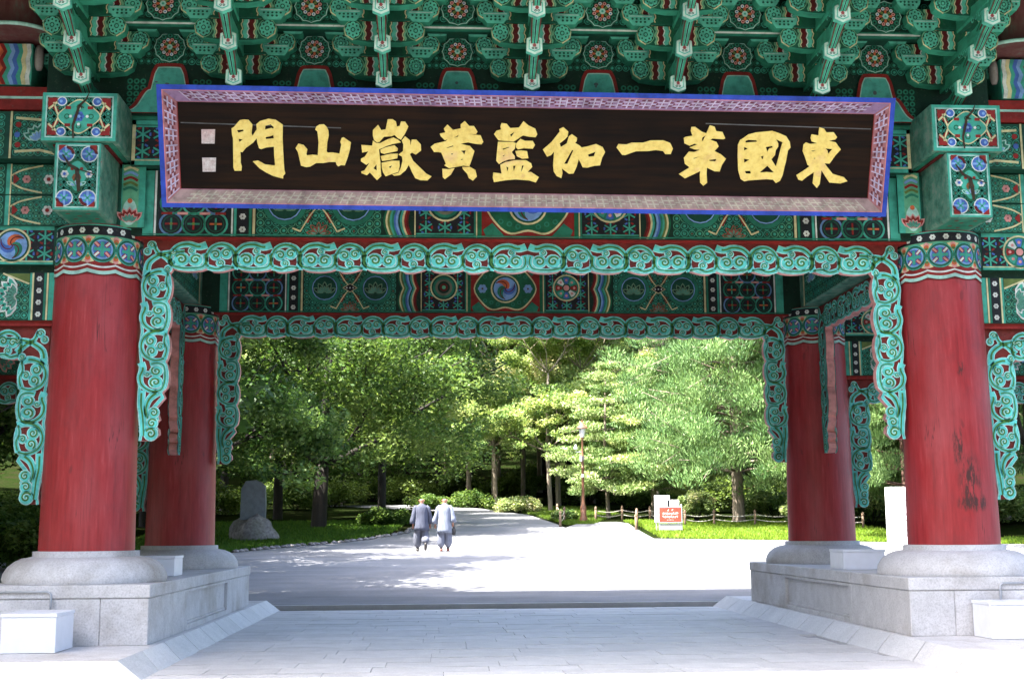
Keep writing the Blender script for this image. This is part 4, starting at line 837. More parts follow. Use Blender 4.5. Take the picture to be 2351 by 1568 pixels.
# ---- bracket clusters under the eaves (same greens brightened, extra light put into the colour)
OLDP = (TQ, TQ2, TQD, GL)
TQ = (.13, .60, .43); TQ2 = (.045, .34, .21); TQD = (.010, .11, .06); GL = (.20, .50, .28)
def rosette(c, x, z, r):
    c.disc(x, z, r*1.12, GL, 1, 14); c.disc(x, z, r*1.02, GRD, 2, 14)
    for k in range(8):
        a = k*math.pi/4; c.disc(x+r*.62*math.cos(a), z+r*.62*math.sin(a), r*.34, TQ, 3, 8); c.disc(x+r*.62*math.cos(a), z+r*.62*math.sin(a), r*.13, TQD, 4, 5)
    c.disc(x, z, r*.42, TQ, 4, 8); c.ring(x, z, r*.18, r*.30, TQD, 5, 7)
def cross_arm(half):
    r = .098; mb = MB()
    prof = [(-half-r, .02), (-half-r*.8, -.06), (-half, -.108), (-half+.1, -.12), (-half+.17, -.13), (half-.17, -.13), (half-.1, -.12), (half, -.108), (half+r*.8, -.06), (half+r, .02), (half+.06, .085), (-half-.06, .085)]
    slab(mb, prof, [], 0, .14, lambda u, v, h: (u, -h+.07, v), TQD, TQ2)
    # the pale lower edge of each end
    for s in (-1, 1): mb.tube([(s*(half+r-.004), -.072, .01), (s*(half+r*.8), -.072, -.06), (s*half, -.072, -.11)], .008, 4, CRM)
    c = Cv()
    for s in (-1, 1):
        rosette(c, s*half, -.008, r*.92)
        for i, (q, w, col) in enumerate(((half-.115, .02, GL), (half-.135, .012, CRM), (half-.17, .05, REDD), (half-.205, .012, WHT), (half-.235, .045, TQ), (half-.27, .012, CRM), (half-.30, .03, GR))):
            pts = [(s*(q+.010*math.sin(k*1.9)), -.112+k*.024) for k in range(9)]; c.stroke(pts, w, col, 3+i % 2)
    o = len(mb.v); mp = front(0, -.072, 0)
    mb.v += [mp(*p) for p in c.v]; mb.f += [tuple(i+o for i in f) for f in c.f]; mb.c += c.c; mb.sm += [False]*len(c.f)
    return mb.mesh('bracket_arm', MP)
def bearing_block():
    mb = MB(); slab(mb, [(-.085, -.01), (.085, -.01), (.125, .05), (.135, .115), (-.135, .115), (-.125, .05)], [], 0, .17, lambda u, v, h: (u, -h+.085, v), TQ, TQ2)
    c = Cv()
    c.stroke([(-.12, .097), (.12, .097)], .012, PAL, 2)
    for k in range(5): c.disc(-.085+.0425*k, .066, .013, TQD, 2, 6)
    for k in range(3): c.disc(-.045+.045*k, .032, .014, TQD, 2, 6)
    o = len(mb.v); mp = front(0, -.086, 0)
    mb.v += [mp(*p) for p in c.v]; mb.f += [tuple(i+o for i in f) for f in c.f]; mb.c += c.c; mb.sm += [False]*len(c.f)
    return mb.mesh('bearing_block', MP)
def rail_bar(half):
    mb = MB(); mb.box(-half, half, -.05, .07, 0, .10, GR); mb.box(-half, half, -.07, .06, -.022, -.001, GRD)
    c = Cv(); c.rect(-half, half, .04, .052, WHT, 1)
    for s in (-1, 1):
        c.fan([(s*(half-.10), .0), (s*(half-.10), .09), (s*(half-.05), .098), (s*(half-.03), .05), (s*(half-.05), .0)], BLU, 2); c.disc(s*(half-.07), .05, .016, BLUL, 3, 6)
        c.rect(s*(half-.13)-.012, s*(half-.13)+.012, 0, .1, CRM, 2); c.rect(s*(half-.155)-.012, s*(half-.155)+.012, 0, .1, RED, 2)
    o = len(mb.v); mp = front(0, -.052, 0)
    mb.v += [mp(*p) for p in c.v]; mb.f += [tuple(i+o for i in f) for f in c.f]; mb.c += c.c; mb.sm += [False]*len(c.f)
    return mb.mesh('bracket_rail', MP)
def tongue(depth):
    """forward arm with an upturned tongue; origin at its hexagonal tip"""
    mb = MB()
    prof = [(0, .085), (.13, .03), (.30, .0), (.46, .02), (depth, .07), (depth, -.11), (.72, -.13), (.58, -.22), (.50, -.27), (.40, -.262), (.27, -.215), (.14, -.14), (.04, -.095), (0, -.085)]
    slab(mb, prof, [], -.052, .052, lambda u, v, h: (h*max(.62, 1-.9*max(0, u-.05)), u, v), TQ2, TQD)
    for s in (-1, 1):
        c = Cv()
        c.stroke(cr([(.02, -.06), (.14, -.11), (.28, -.19), (.42, -.235), (.56, -.22)], 5), .030, TQ, 2)
        c.stroke(cr([(.02, -.02), (.14, -.065), (.28, -.145), (.42, -.19), (.56, -.18)], 5), .032, REDD, 1)
        c.stroke(cr([(.05, .03), (.16, -.02), (.30, -.09), (.44, -.12), (.60, -.12)], 5), .03, GR, 2)
        c.disc(.34, -.085, .04, BRN, 3, 10, .028); c.disc(.34, -.085, .028, (.35, .15, .04), 4, 8, .018)
        for k in range(3): c.ring(.56+.09*k, -.14, .02, .035, TQ, 3, 8)
        mp = (lambda u, v, h, s=s: (s*(.052*max(.62, 1-.9*max(0, u-.05))+h), u, v)); o = len(mb.v)
        mb.v += [mp(*p) for p in c.v]; mb.f += [tuple(i+o for i in f) for f in c.f]; mb.c += c.c; mb.sm += [False]*len(c.f)
    # painted underside: stripes that follow the curve
    und = cr([(.0, -.085), (.04, -.095), (.14, -.14), (.27, -.215), (.40, -.262), (.50, -.27)], 3)
    for i in range(len(und)-1):
        (a, za), (b, zb) = und[i], und[i+1]
        for x0, x1, col in ((-.054, -.040, REDD), (-.040, -.014, TQ2), (-.014, -.008, TQ), (-.008, .008, BLK), (.008, .014, TQ), (.014, .040, TQ2), (.040, .054, REDD)):
            ka, kb = max(.62, 1-.9*max(0, a-.05)), max(.62, 1-.9*max(0, b-.05)); mb.add([(x0*ka, a, za-.003), (x1*ka, a, za-.003), (x1*kb, b, zb-.003), (x0*kb, b, zb-.003)], [(0, 1, 2, 3)], col)
    mb.box(-.036, .036, .49, .53, -.30, -.27, REDD); mb.box(-.02, .02, .485, .49, -.29, -.275, WHT)
    return mb.mesh('tongue_arm', MP)
def hex_tip():
    mb = MB(); H = [(0, .118), (.085, .080), (.090, -.066), (0, -.106), (-.090, -.066), (-.085, .080)]
    slab(mb, H, [], -.02, .05, lambda u, v, h: (u, -h, v), PAL, TQ)
    c = Cv(); S = lambda q: [(x*q, z*q) for x, z in H]
    c.fan(S(.97), (.66, .86, .70), 1, (0, 0)); c.fan(S(.72), TQ, 2, (0, 0)); c.fan(S(.60), (.72, .86, .76), 3, (0, 0))
    for t in (-1, 1):
        c.ring(-.017, t*.034, .006, .014, GR, 4, 7); c.ring(.017, t*.034, .006, .014, GR, 4, 7)
    m_dotflower(c, 0, 0, .022, 4, (.5, .1, .1))
    o = len(mb.v); mp = front(0, -.051, 0)
    mb.v += [mp(*p) for p in c.v]; mb.f += [tuple(i+o for i in f) for f in c.f]; mb.c += c.c; mb.sm += [False]*len(c.f)
    return mb.mesh('hexagonal_tip', MP)
ARM_S, ARM_L, BLOCK, HEXT, RAIL = cross_arm(.34), cross_arm(.50), bearing_block(), hex_tip(), rail_bar(.40)
TONG = [tongue(.62+.4*m) for m in range(1, 6)]
def bracket_cluster(x):
    e = empty('bracket_cluster', (x, 0, 0), gate)
    for m in range(1, 6):
        t = link('tongue_arm', TONG[m-1], e, (0, -.6-.4*m, 6.085+.262*m)); link('hexagonal_tip', HEXT, e, (0, -.6-.4*m-.012, 6.085+.262*m))
    for n in range(0, 6):
        z = 6.415+.265*n
        for Y_, half, me in ((-.15-.4*n, .34, ARM_S), (.25-.4*n, .50, ARM_L)):
            if Y_ > 0: continue
            ba = link('bracket_arm', me, e, (0, Y_, z)); ba.scale = (1.04, 1, 1.15)
            for s in (-1, 1):
                bb = link('bearing_block', BLOCK, e, (s*(half+(.07 if half < .4 else .095)), Y_-.01, z+.10)); bb.scale = (1.1, 1, 1.05)
            if half < .4: link('bracket_rail', RAIL, e, (0, Y_+.01, z+.10))
    return e
for k in range(-3, 4): bracket_cluster(k*10/6)
TQ, TQ2, TQD, GL = OLDP
# walls behind the brackets, rails, medallions, small wall panels
def up_board(y0, y1, z0, z1, x=5.5, col=GRD, name='back_board'):
    b = MB(); b.box(-x, x, y0, y1, z0, z1, col); return b.build(name, MP, gate)
up_board(-.46, -.41, 6.10, 7.06); up_board(-.87, -.41, 7.062, 7.10, 5.5, TQD, 'soffit_board')
up_board(-.86, -.81, 7.101, 7.50); up_board(-1.27, -.81, 7.502, 7.54, 5.5, TQD, 'soffit_board'); up_board(-1.27, -1.22, 7.541, 8.6)
o = up_board(-.91, -.865, 7.0, 7.06, 5.5, TQ2, 'long_rail'); c = Cv(); c.rect(-5.5, 5.5, .015, .038, WHT, 1, 6); c.build('painted_pattern', front(0, -.912, 7.0), o)
o = up_board(-1.31, -1.265, 7.44, 7.50, 5.5, TQ2, 'long_rail'); c = Cv(); c.rect(-5.5, 5.5, .015, .038, WHT, 1, 6); c.build('painted_pattern', front(0, -1.312, 7.44), o)
up_board(5.10, 5.16, 6.10, 8.6)
for s in (-1, 1):
    b = MB(); xx = sorted((s*5.5, s*5.56)); b.box(xx[0], xx[1], -.45, 5.14, 6.15, 8.6, GRD); b.build('back_board', MP, gate)
def medallion_mesh():
    mb = MB(); r = .195; n = 36; out = [((r*(1+.045*math.cos(12*a)))*math.cos(a), (r*(1+.045*math.cos(12*a)))*math.sin(a)) for a in [2*math.pi*i/n for i in range(n)]]
    slab(mb, out, [], 0, .035, lambda u, v, h: (u, -h, v), GR, TQ2); c = Cv()
    c.fan([(p[0]*.97, p[1]*.97) for p in out], PAL, 1, (0, 0)); c.fan([(p[0]*.92, p[1]*.92) for p in out], TQD, 2, (0, 0))
    for k in range(12):
        a = k*math.pi/6; c.disc(r*.78*math.cos(a), r*.78*math.sin(a), r*.155, TQ2, 3, 8); c.disc(r*.78*math.cos(a), r*.78*math.sin(a), r*.075, GRD, 4, 6)
    c.disc(0, 0, r*.64, GRD, 5, 20)
    for k in range(12):
        a = (k+.5)*math.pi/6; c.disc(r*.50*math.cos(a), r*.50*math.sin(a), r*.115, WHT if k % 2 else PINK, 6, 8); c.disc(r*.50*math.cos(a), r*.50*math.sin(a), r*.055, (RED, BLU)[k % 2], 7, 6)
    for k in range(8):
        a = k*math.pi/4; c.fan([(0, 0), (r*.36*math.cos(a-.25), r*.36*math.sin(a-.25)), (r*.42*math.cos(a), r*.42*math.sin(a)), (r*.36*math.cos(a+.25), r*.36*math.sin(a+.25))], (ORG, OLV)[k % 2], 8)
    c.disc(0, 0, r*.2, PAL, 9, 6); c.disc(0, 0, r*.08, TQ, 10, 6)
    o = len(mb.v); mp = front(0, -.036, 0)
    mb.v += [mp(*p) for p in c.v]; mb.f += [tuple(i+o for i in f) for f in c.f]; mb.c += c.c; mb.sm += [False]*len(c.f)
    return mb.mesh('medallion', MP)
MED = medallion_mesh()
for k in range(-3, 3):
    x = (k+.5)*10/6
    e1 = link('medallion', MED, gate, (x, -.47, 6.90)); e1.scale = (.93, 1, .93); e2 = link('medallion', MED, gate, (x, -.88, 7.25)); e3 = link('medallion', MED, gate, (x, -1.28, 7.75))
    for yy, z0, z1 in ((-.4625, 6.70, 7.055), (-.862, 7.11, 7.44)):
        c = Cv(); m_scrolls(c, -.62, .62, z0, z1, .085, 2, GRD, TQ2, TQD); c.build('painted_pattern', front(x, yy, 0), gate)
    # red crescents and leaf fields beside the medallions
    for s in (-1, 1):
        c = Cv()
        for j in range(5):
            for i in range(3): c.disc(s*(.30+.075*i), 6.20+.075*j, .035, TQ2, 1, 8); c.disc(s*(.30+.075*i), 6.20+.075*j, .016, GRD, 2, 6)
        c.build('leaf_pattern', front(x, -.4635, 0), gate)
    # wall panel: teal picture field with red and white outline
    q = -.125
    out = cr([(-.56, 6.12), (-.42, 6.20), (-.30, 6.38), (-.235, 6.54+q)], 4)+cr([(-.19, 6.74+q), (-.16, 6.80+q), (-.12, 6.826+q), (.12, 6.826+q), (.16, 6.80+q), (.19, 6.74+q)], 4)+cr([(.235, 6.54+q), (.30, 6.38), (.42, 6.20), (.56, 6.12)], 4)
    mb = MB(); slab(mb, out, [], 0, .03, front(x, -.462, 0), (.09, .44, .36), RED)
    c = Cv(); c.stroke([(p[0]*.95, p[1]-.012) for p in out], .042, RED, 1); inn = [((p[0]*.85), 6.10+(p[1]-6.10)*.93) for p in out]; c.stroke(inn, .012, PAL, 2)
    kx = rnd.uniform(-.1, .1)
    for j in range(4): c.disc(kx+rnd.uniform(-.07, .07), 6.42+rnd.uniform(-.15, .16), rnd.uniform(.01, .03), (.10, .13, .14), 2, 7, rnd.uniform(.008, .03))
    o = len(mb.v); mp = front(x, -.493, 0); mb.v += [mp(*p) for p in c.v]; mb.f += [tuple(i+o for i in f) for f in c.f]; mb.c += c.c; mb.sm += [False]*len(c.f)
    mb.build('wall_panel', MP, gate)
# ---- ceiling and roof (out of the picture, they keep sun and rain off)
b = MB(); b.box(-5.4, 5.4, -.4, 5.1, 8.3, 8.4); b.build('ceiling', MDARKW, gate)
rf = MB(); yE0, yE1, zE, zR = -4.6, 8.2, 8.55, 12.5; X0 = 12.2
ym = (yE0+yE1)/2
rf.add([(-X0, yE0, zE), (X0, yE0, zE), (X0-3, ym, zR), (-X0+3, ym, zR), (-X0, yE1, zE), (X0, yE1, zE),
        (-X0, yE0, zE+.3), (X0, yE0, zE+.3), (X0-3, ym, zR+.3), (-X0+3, ym, zR+.3), (-X0, yE1, zE+.3), (X0, yE1, zE+.3)],
       [(0, 3, 2, 1), (4, 5, 2, 3), (6, 7, 8, 9), (10, 9, 8, 11), (0, 1, 7, 6), (5, 4, 10, 11), (0, 4, 3), (6, 9, 10), (1, 2, 5), (7, 11, 8), (0, 6, 10, 4), (1, 5, 11, 7)])
roof = rf.build('roof', MTILE, gate)
rm = MB(); rm.tube([(0, -4.5, 8.50), (0, ym, 12.35)], .09, 8, GR); rme = rm.mesh('rafter', MP)
for i in range(-20, 21): link('rafter', rme, roof, (i*.45, 0, 0))
# ================================================================== SIGNBOARD (hangs in front of the beam)
Pb = Vector((0, -.66, 4.925)); sv = Vector((0, -.36758, .92999)); sn = Vector((0, -.92999, -.36758))
def SB(u, v, h): return tuple(Pb+Vector((1, 0, 0))*u+sv*(v-.0048*u+(.008))+sn*h)
SB0 = lambda u, v, h: tuple(Pb+Vector((1, 0, 0))*u+sv*v+sn*h)
sign = empty('signboard'); tag(sign, 'long black wooden signboard with ten yellow characters and a blue and pink patterned frame', 'signboard')
b = MB(); b.v = [SB(*p) for p in [(-3.99, .17, -.16), (3.99, .17, -.16), (3.99, 1.20, -.16), (-3.99, 1.20, -.16), (-3.99, .17, -.12), (3.99, .17, -.12), (3.99, 1.20, -.12), (-3.99, 1.20, -.12)]]
b.f = [(0, 3, 2, 1), (4, 5, 6, 7), (0, 1, 5, 4), (1, 2, 6, 5), (2, 3, 7, 6), (3, 0, 4, 7)]; b.c = [None]*6; b.sm = [False]*6
b.build('board', MBOARD, sign)
OUT = [(-4.155, 0), (4.15, 0), (4.15, 1.355), (-4.155, 1.355)]; MIDL = [(-4.10, .05), (4.095, .05), (4.095, 1.30), (-4.10, 1.30)]; INN = [(-3.955, .20), (3.95, .20), (3.95, 1.165), (-3.955, 1.165)]
BLUEF = (.03, .08, .50); LIL = (.50, .36, .58); PK = (.44, .18, .20)
names = ('bottom', 'right', 'top', 'left')
for i in range(4):
    j = (i+1) % 4; fb = MB(); O1, O2, M1, M2, I1, I2 = OUT[i], OUT[j], MIDL[i], MIDL[j], INN[i], INN[j]
    base = (.46, .31, .28) if i == 0 else ((.34, .22, .40) if i == 2 else PK)  # bottom rail paler, top rail darker: fall of sky light put into the colours
    fb.add([SB(*O1, 0), SB(*O2, 0), SB(*M2, .002), SB(*M1, .002)], [(0, 1, 2, 3)], BLUEF)
    fb.add([SB(*M1, -.001), SB(*M2, -.001), SB(*I2, -.115), SB(*I1, -.115)], [(0, 1, 2, 3)], base)
    fb.add([SB(*O1, 0), SB(*O2, 0), SB(*O2, -.05), SB(*O1, -.05)], [(0, 1, 2, 3)], BLUEF)
    fb.add([SB(*O1, -.05), SB(*O2, -.05), SB(*I2, -.165), SB(*I1, -.165)], [(0, 1, 2, 3)], REDD)
    fr = fb.build('frame_rail', MP, sign)
    # fret lattice painted on the sloping face
    c = Cv(); L = math.hypot(M2[0]-M1[0], M2[1]-M1[1]); n = max(3, round(L/.205)); W = .205
    def lin(a, b_, col, l, w): c.stroke([a, b_], w, col, l)
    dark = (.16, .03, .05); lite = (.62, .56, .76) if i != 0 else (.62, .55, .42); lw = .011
    hi = .93; lo = .07; ins = .16/L
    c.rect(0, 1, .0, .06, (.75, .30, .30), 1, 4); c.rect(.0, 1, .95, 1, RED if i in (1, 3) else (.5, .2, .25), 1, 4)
    for k in range(n):
        t0 = .02+.96*k/n; t1 = .02+.96*(k+1)/n; d = t1-t0
        for (x0, x1, y0, y1) in ((.08, .30, .16, .26), (.42, .62, .16, .26), (.08, .30, .70, .80), (.42, .62, .70, .80), (.25, .45, .44, .54), (.72, .92, .30, .40), (.72, .92, .58, .68), (.60, .68, .40, .60)):
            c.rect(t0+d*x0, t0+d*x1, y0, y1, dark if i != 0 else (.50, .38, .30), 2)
        for (x0, x1, y0, y1) in ((.31, .40, .10, .88), (.02, .66, .31, .40), (.02, .66, .58, .67), (.92, 1.0, .12, .88), (.70, .96, .46, .54)):
            c.rect(t0+d*x0, t0+d*x1, y0, y1, lite, 3)
    def mp(t, s_, h, M1=M1, M2=M2, I1=I1, I2=I2):
        a = Vector((M1[0]+(M2[0]-M1[0])*t, M1[1]+(M2[1]-M1[1])*t)); b2 = Vector((I1[0]+(I2[0]-I1[0])*t, I1[1]+(I2[1]-I1[1])*t))
        p = a.lerp(b2, s_); return SB(p.x, p.y, -.001-.114*s_+h*.7)
    c.build('fret_pattern', mp, fr)
for k, (nm, parts) in enumerate(GLYPHS):
    gb = MB()
    for q, (outer, holes) in enumerate(parts):
        for L_ in [outer]+holes:
            pass
        slab(gb, outer, [list(h) for h in holes], -.115, -.100+q*.0006, SB0, None, None)
    gb.build('character', MGOLD, sign)
MSEAL = stone_mat('seal_paint', (.50, .38, .36), (.72, .68, .66), 25, 0, (.6, .2, .2), .5)
for q in SEALS:
    gb = MB(); slab(gb, list(reversed(q)), [], -.118, -.110, SB0, None, None); gb.build('seal_mark', MSEAL, sign)
# crack lines in the board
cb = MB()
for a, b_ in (((-3.93, .93), (-2.15, .90)), ((2.0, 1.02), (3.93, .99))):
    d = Vector((b_[0]-a[0], b_[1]-a[1])); cb.add([SB(a[0], a[1], -.1185), SB(b_[0], b_[1], -.1185), SB(b_[0], b_[1]+.012, -.1185), SB(a[0], a[1]+.012, -.1185)], [(0, 1, 2, 3)], (.13, .13, .13))
cb.build('board_crack', MP, sign)
# hanging irons
hb = MB()
for s in (-1, 1): hb.tube([SB(s*3.2, 1.34, -.05), (s*3.2, -.42, 6.35)], .012, 6); 
hb.build('hanging_iron', MPIPE, sign)

# ================================================================== things on the plinths
def white_box(x0, x1, y0, y1, z0, z1, label):
    e = empty('junction_box', ((x0+x1)/2, (y0+y1)/2, z0)); tag(e, label, 'box', 'white boxes beside the columns')
    hx, hy, h = (x1-x0)/2, (y1-y0)/2, z1-z0
    b = MB(); b.box(-hx, hx, -hy, hy, 0, h-.035); b.build('case', MBOX, e, bevel=.006)
    b = MB(); b.box(-hx-.008, hx+.008, -hy-.008, hy+.008, h-.034, h); b.build('lid', MBOX, e, bevel=.005)
    return e
white_box(-5.33, -4.80, -1.70, -1.10, .178, .56, 'white metal box on the ground before the left front plinth')
white_box(4.76, 5.35, -1.42, -.97, .178, .56, 'white metal box on the ground before the right front plinth')
white_box(-4.72, -4.32, 1.45, 1.95, .802, 1.05, 'small white box on the plinth top between the two left columns')
white_box(4.24, 4.80, 1.75, 2.3, .802, 1.06, 'pale blue grey box on the plinth top between the two right columns')
for s, lb in ((-1, 'thin grey conduit pipe down the front of the left plinth'), (1, 'thin grey conduit pipe down the front of the right plinth')):
    b = MB(); b.tube([(s*5.75, -.965, .735), (s*5.12, -.965, .735), (s*5.085, -.965, .71), (s*5.07, -1.0, .56)], .012, 6)
    o = b.build('conduit_pipe', MPIPE); tag(o, lb, 'pipe')

# ================================================================== plants
def leaf_mat(name, trans=.35, rough=.5):
    m = bpy.data.materials.new(name); m.use_nodes = True; nt = m.node_tree; nt.nodes.clear()
    out = N(nt, 'ShaderNodeOutputMaterial'); a = N(nt, 'ShaderNodeVertexColor'); a.layer_name = 'Col'
    p = N(nt, 'ShaderNodeBsdfPrincipled'); p.inputs['Roughness'].default_value = rough; p.inputs['Specular IOR Level'].default_value = .25
    t = N(nt, 'ShaderNodeBsdfTranslucent'); mx = N(nt, 'ShaderNodeMixShader'); mx.inputs[0].default_value = trans
    oi = N(nt, 'ShaderNodeObjectInfo'); c = mix(nt, a.outputs[0], ramp(nt, oi.outputs['Random'], [(0, (.80, .86, .8)), (1, (1.15, 1.08, .95))]), 1.0, 'MULTIPLY')
    nt.links.new(c, p.inputs['Base Color']); tc = mix(nt, c, (1.15, 1.12, .75), 1.0, 'MULTIPLY'); nt.links.new(tc, t.inputs[0])
    nt.links.new(p.outputs[0], mx.inputs[1]); nt.links.new(t.outputs[0], mx.inputs[2]); nt.links.new(mx.outputs[0], out.inputs[0])
    return m
MLEAF = leaf_mat('leaf', .48); MNEEDLE = leaf_mat('needle', .2)
def bark(name, c1, c2):
    m, nt, b = nodes(name); v = coords(nt, (1, 1, .2)); n1 = noise(nt, v, 9, 6, .7)
    c = ramp(nt, n1, [(.3, c1), (.7, c2)]); nt.links.new(c, b.inputs['Base Color']); b.inputs['Roughness'].default_value = .9; bump(nt, b, n1, .8, .03); return m
MBARK = bark('dark_bark', (.006, .005, .004), (.025, .018, .014)); MBARKP = bark('pale_bark', (.13, .10, .07), (.34, .28, .22)); MBARKR = bark('reddish_bark', (.08, .035, .025), (.22, .13, .10))
def leaf_mesh(name, clumps, n, size, aspect, pal, mat, seed, up=.5, blade=0.0, ctr=None):
    r = np.random.RandomState(seed)
    C = np.array([c[0] for c in clumps]); Rr = np.array([c[1] for c in clumps]); Fl = np.array([c[2] for c in clumps])
    w = Rr**2; idx = r.choice(len(clumps), n, p=w/w.sum())
    g = r.normal(size=(n, 3)); g /= np.linalg.norm(g, axis=1)[:, None]; g *= (r.rand(n)**.45)[:, None]
    P = C[idx]+g*Rr[idx][:, None]*np.stack([np.ones(n), np.ones(n), Fl[idx]], 1)
    nrm = r.normal(size=(n, 3)); nrm[:, 2] = np.abs(nrm[:, 2])+up*2; nrm /= np.linalg.norm(nrm, axis=1)[:, None]
    t = r.normal(size=(n, 3))
    if blade: 
        o = g.copy(); o[:, 2] = np.abs(o[:, 2])+.6; t = t*(1-blade)+o*blade*2
        nrm = r.normal(size=(n, 3))
    t -= nrm*np.sum(t*nrm, 1)[:, None] if not blade else 0
    t /= np.linalg.norm(t, axis=1)[:, None]; b = np.cross(nrm, t); b /= np.linalg.norm(b, axis=1)[:, None]
    s = size*(.6+.8*r.rand(n))[:, None]; L = t*s; W = b*s*aspect
    V = np.stack([P-L*.5, P+W*.5, P+L*.5, P-W*.5], 1).reshape(-1, 3)
    me = bpy.data.meshes.new(name); me.vertices.add(4*n); me.vertices.foreach_set('co', V.astype(np.float32).ravel())
    me.loops.add(4*n); me.loops.foreach_set('vertex_index', np.arange(4*n, dtype=np.int32))
    me.polygons.add(n); me.polygons.foreach_set('loop_start', np.arange(0, 4*n, 4, dtype=np.int32)); me.polygons.foreach_set('loop_total', np.full(n, 4, dtype=np.int32))
    pal = np.array(pal); ck = r.rand(len(clumps)); k = np.clip(ck[idx]*.65+r.rand(n)*.5-.05, 0, .999)*(len(pal)-1); i0 = k.astype(int); f = (k-i0)[:, None]
    col = pal[i0]*(1-f)+pal[np.minimum(i0+1, len(pal)-1)]*f; col *= (.75+.5*r.rand(n))[:, None]
    cc = np.repeat(np.concatenate([col, np.ones((n, 1))], 1), 4, axis=0).astype(np.float32)
    at = me.color_attributes.new('Col', 'FLOAT_COLOR', 'CORNER'); at.data.foreach_set('color', cc.ravel())
    me.materials.append(mat); me.update(); me.validate(); return me
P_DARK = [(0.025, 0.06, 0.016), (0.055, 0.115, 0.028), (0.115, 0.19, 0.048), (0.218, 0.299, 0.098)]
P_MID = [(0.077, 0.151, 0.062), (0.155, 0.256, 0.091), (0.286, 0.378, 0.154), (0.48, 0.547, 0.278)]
P_YEL = [(0.121, 0.183, 0.086), (0.241, 0.33, 0.144), (0.422, 0.504, 0.245), (0.682, 0.601, 0.459)]
P_PINE = [(.035, .085, .03), (.07, .15, .05), (.13, .235, .085), (.22, .34, .14)]
def broadleaf(seed, H, Rc, fork, tr, nleaf, size, pal, lean=0, mat_b=None, low=0.0, spread=1.0, skirt=0):
    r = random.Random(seed); mb = MB(); tips = []
    def grow(p, d, L, rad_, dep):
        pts = [p]; q = Vector(p); dd = Vector(d)
        for i in range(4):
            dd = (dd+Vector((r.gauss(0, .10), r.gauss(0, .10), .05+r.gauss(0, .05)))).normalized(); q = q+dd*L/4; pts.append(q.copy())
        mb.tube(pts, [rad_*(1-.5*i/4) for i in range(5)], 7 if dep < 2 else 5)
        if dep >= 3 or rad_ < .02: tips.append(pts[-1]); tips.append(pts[2]); return
        n = r.choice((3, 3, 4)) if dep else r.choice((5, 6))
        for k in range(n):
            a = 2*math.pi*(k+r.random()*.5)/n; tilt = r.uniform(.55, 1.1)*spread if dep == 0 else r.uniform(.35, .95)
            side = Vector((math.cos(a), math.sin(a), 0)); nd = (dd*math.cos(tilt)+side*math.sin(tilt)); nd.z += -.06 if dep else 0
            grow(pts[-1] if k else pts[-1], nd.normalized(), L*r.uniform(.62, .8) if dep else (Rc*.62)*r.uniform(.8, 1.1), rad_*.52, dep+1)
    # trunk
    base = Vector((0, 0, -.2)); top = Vector((lean, 0, fork))
    mb.tube([base, base+Vector((0, 0, .35)), Vector((lean*.4, 0, fork*.5)), top], [tr*1.5, tr*1.08, tr, tr*.88], 10)
    mid = []
    def limb(p, d, L, rr): grow(p, d, L, rr, 1)
    for k in range(6):
        a = 2*math.pi*(k+r.random()*.6)/6; limb(top, Vector((math.cos(a)*spread, math.sin(a)*spread, r.uniform(.35, .9))).normalized(), Rc*.55*r.uniform(.85, 1.15), tr*.5)
    lead = top+Vector((r.gauss(0, .3), r.gauss(0, .3), (H-fork)*.45)); mb.tube([top, lead], [tr*.8, tr*.45], 8)
    for k in range(6):
        a = 2*math.pi*(k+r.random()*.6)/6; limb(lead, Vector((math.cos(a), math.sin(a), r.uniform(.2, 1.1))).normalized(), Rc*.5*r.uniform(.8, 1.1), tr*.36)
    cl = [((t.x, t.y, t.z+low), Rc*r.uniform(.11, .20), r.uniform(.5, .8)) for t in tips]
    for i in range(skirt):
        a = r.uniform(0, 6.28); q = r.uniform(.25, 1.0)*Rc; cl.append(((math.cos(a)*q, math.sin(a)*q, fork+r.uniform(-.5, 2.4)+.25*(Rc-q)), Rc*r.uniform(.10, .16), .6))
    me_t = mb.mesh('trunk', mat_b or MBARK); me_l = leaf_mesh('crown', cl, nleaf, size, .55, pal, MLEAF, seed, .25)
    return me_t, me_l
def conifer(seed, H, Rc, z0, tr, n, size, pal, flatn=.3, blade=.7, asp=.22, bark_=None, nlev=None, shape=.7, mat=None):
    r = random.Random(seed); mb = MB(); cl = []
    mb.tube([(0, 0, -.3), (0, 0, .4), (r.gauss(0, .1), r.gauss(0, .1), H*.5), (0, 0, H)], [tr*1.3, tr, tr*.7, .03], 9)
    nlev = nlev or int((H-z0)/.75)
    for i in range(nlev):
        t = i/max(1, nlev-1); z = z0+(H-z0)*t; L = Rc*((1-t)**shape)*r.uniform(.8, 1.1)+.3; nb = r.choice((4, 5, 6))
        for k in range(nb):
            a = 2*math.pi*(k+r.random())/nb; ll = L*r.uniform(.65, 1.1); dr = r.uniform(-.20, .22)
            P = [Vector((0, 0, z)), Vector((math.cos(a)*ll*.5, math.sin(a)*ll*.5, z+ll*.06)), Vector((math.cos(a)*ll, math.sin(a)*ll, z+ll*dr+.15))]
            mb.tube(P, [tr*.22*(1-t*.6), tr*.13, .012], 4)
            m = max(2, int(ll/.75))
            for j in range(m):
                u = .35+.65*(j+.6)/m; q = P[1].lerp(P[2], max(0, u*2-1)) if u > .5 else P[0].lerp(P[1], u*2)
                off = r.uniform(-.25, .25)*ll; cl.append(((q.x-math.sin(a)*off, q.y+math.cos(a)*off, q.z+.08), r.uniform(.55, .95)*(.6+.4*L/Rc), flatn*r.uniform(.8, 1.3)))
    return mb.mesh('trunk', bark_ or MBARKP), leaf_mesh('crown', cl, n, size, asp, pal, mat or MNEEDLE, seed, .4 if blade else 1.2, blade)
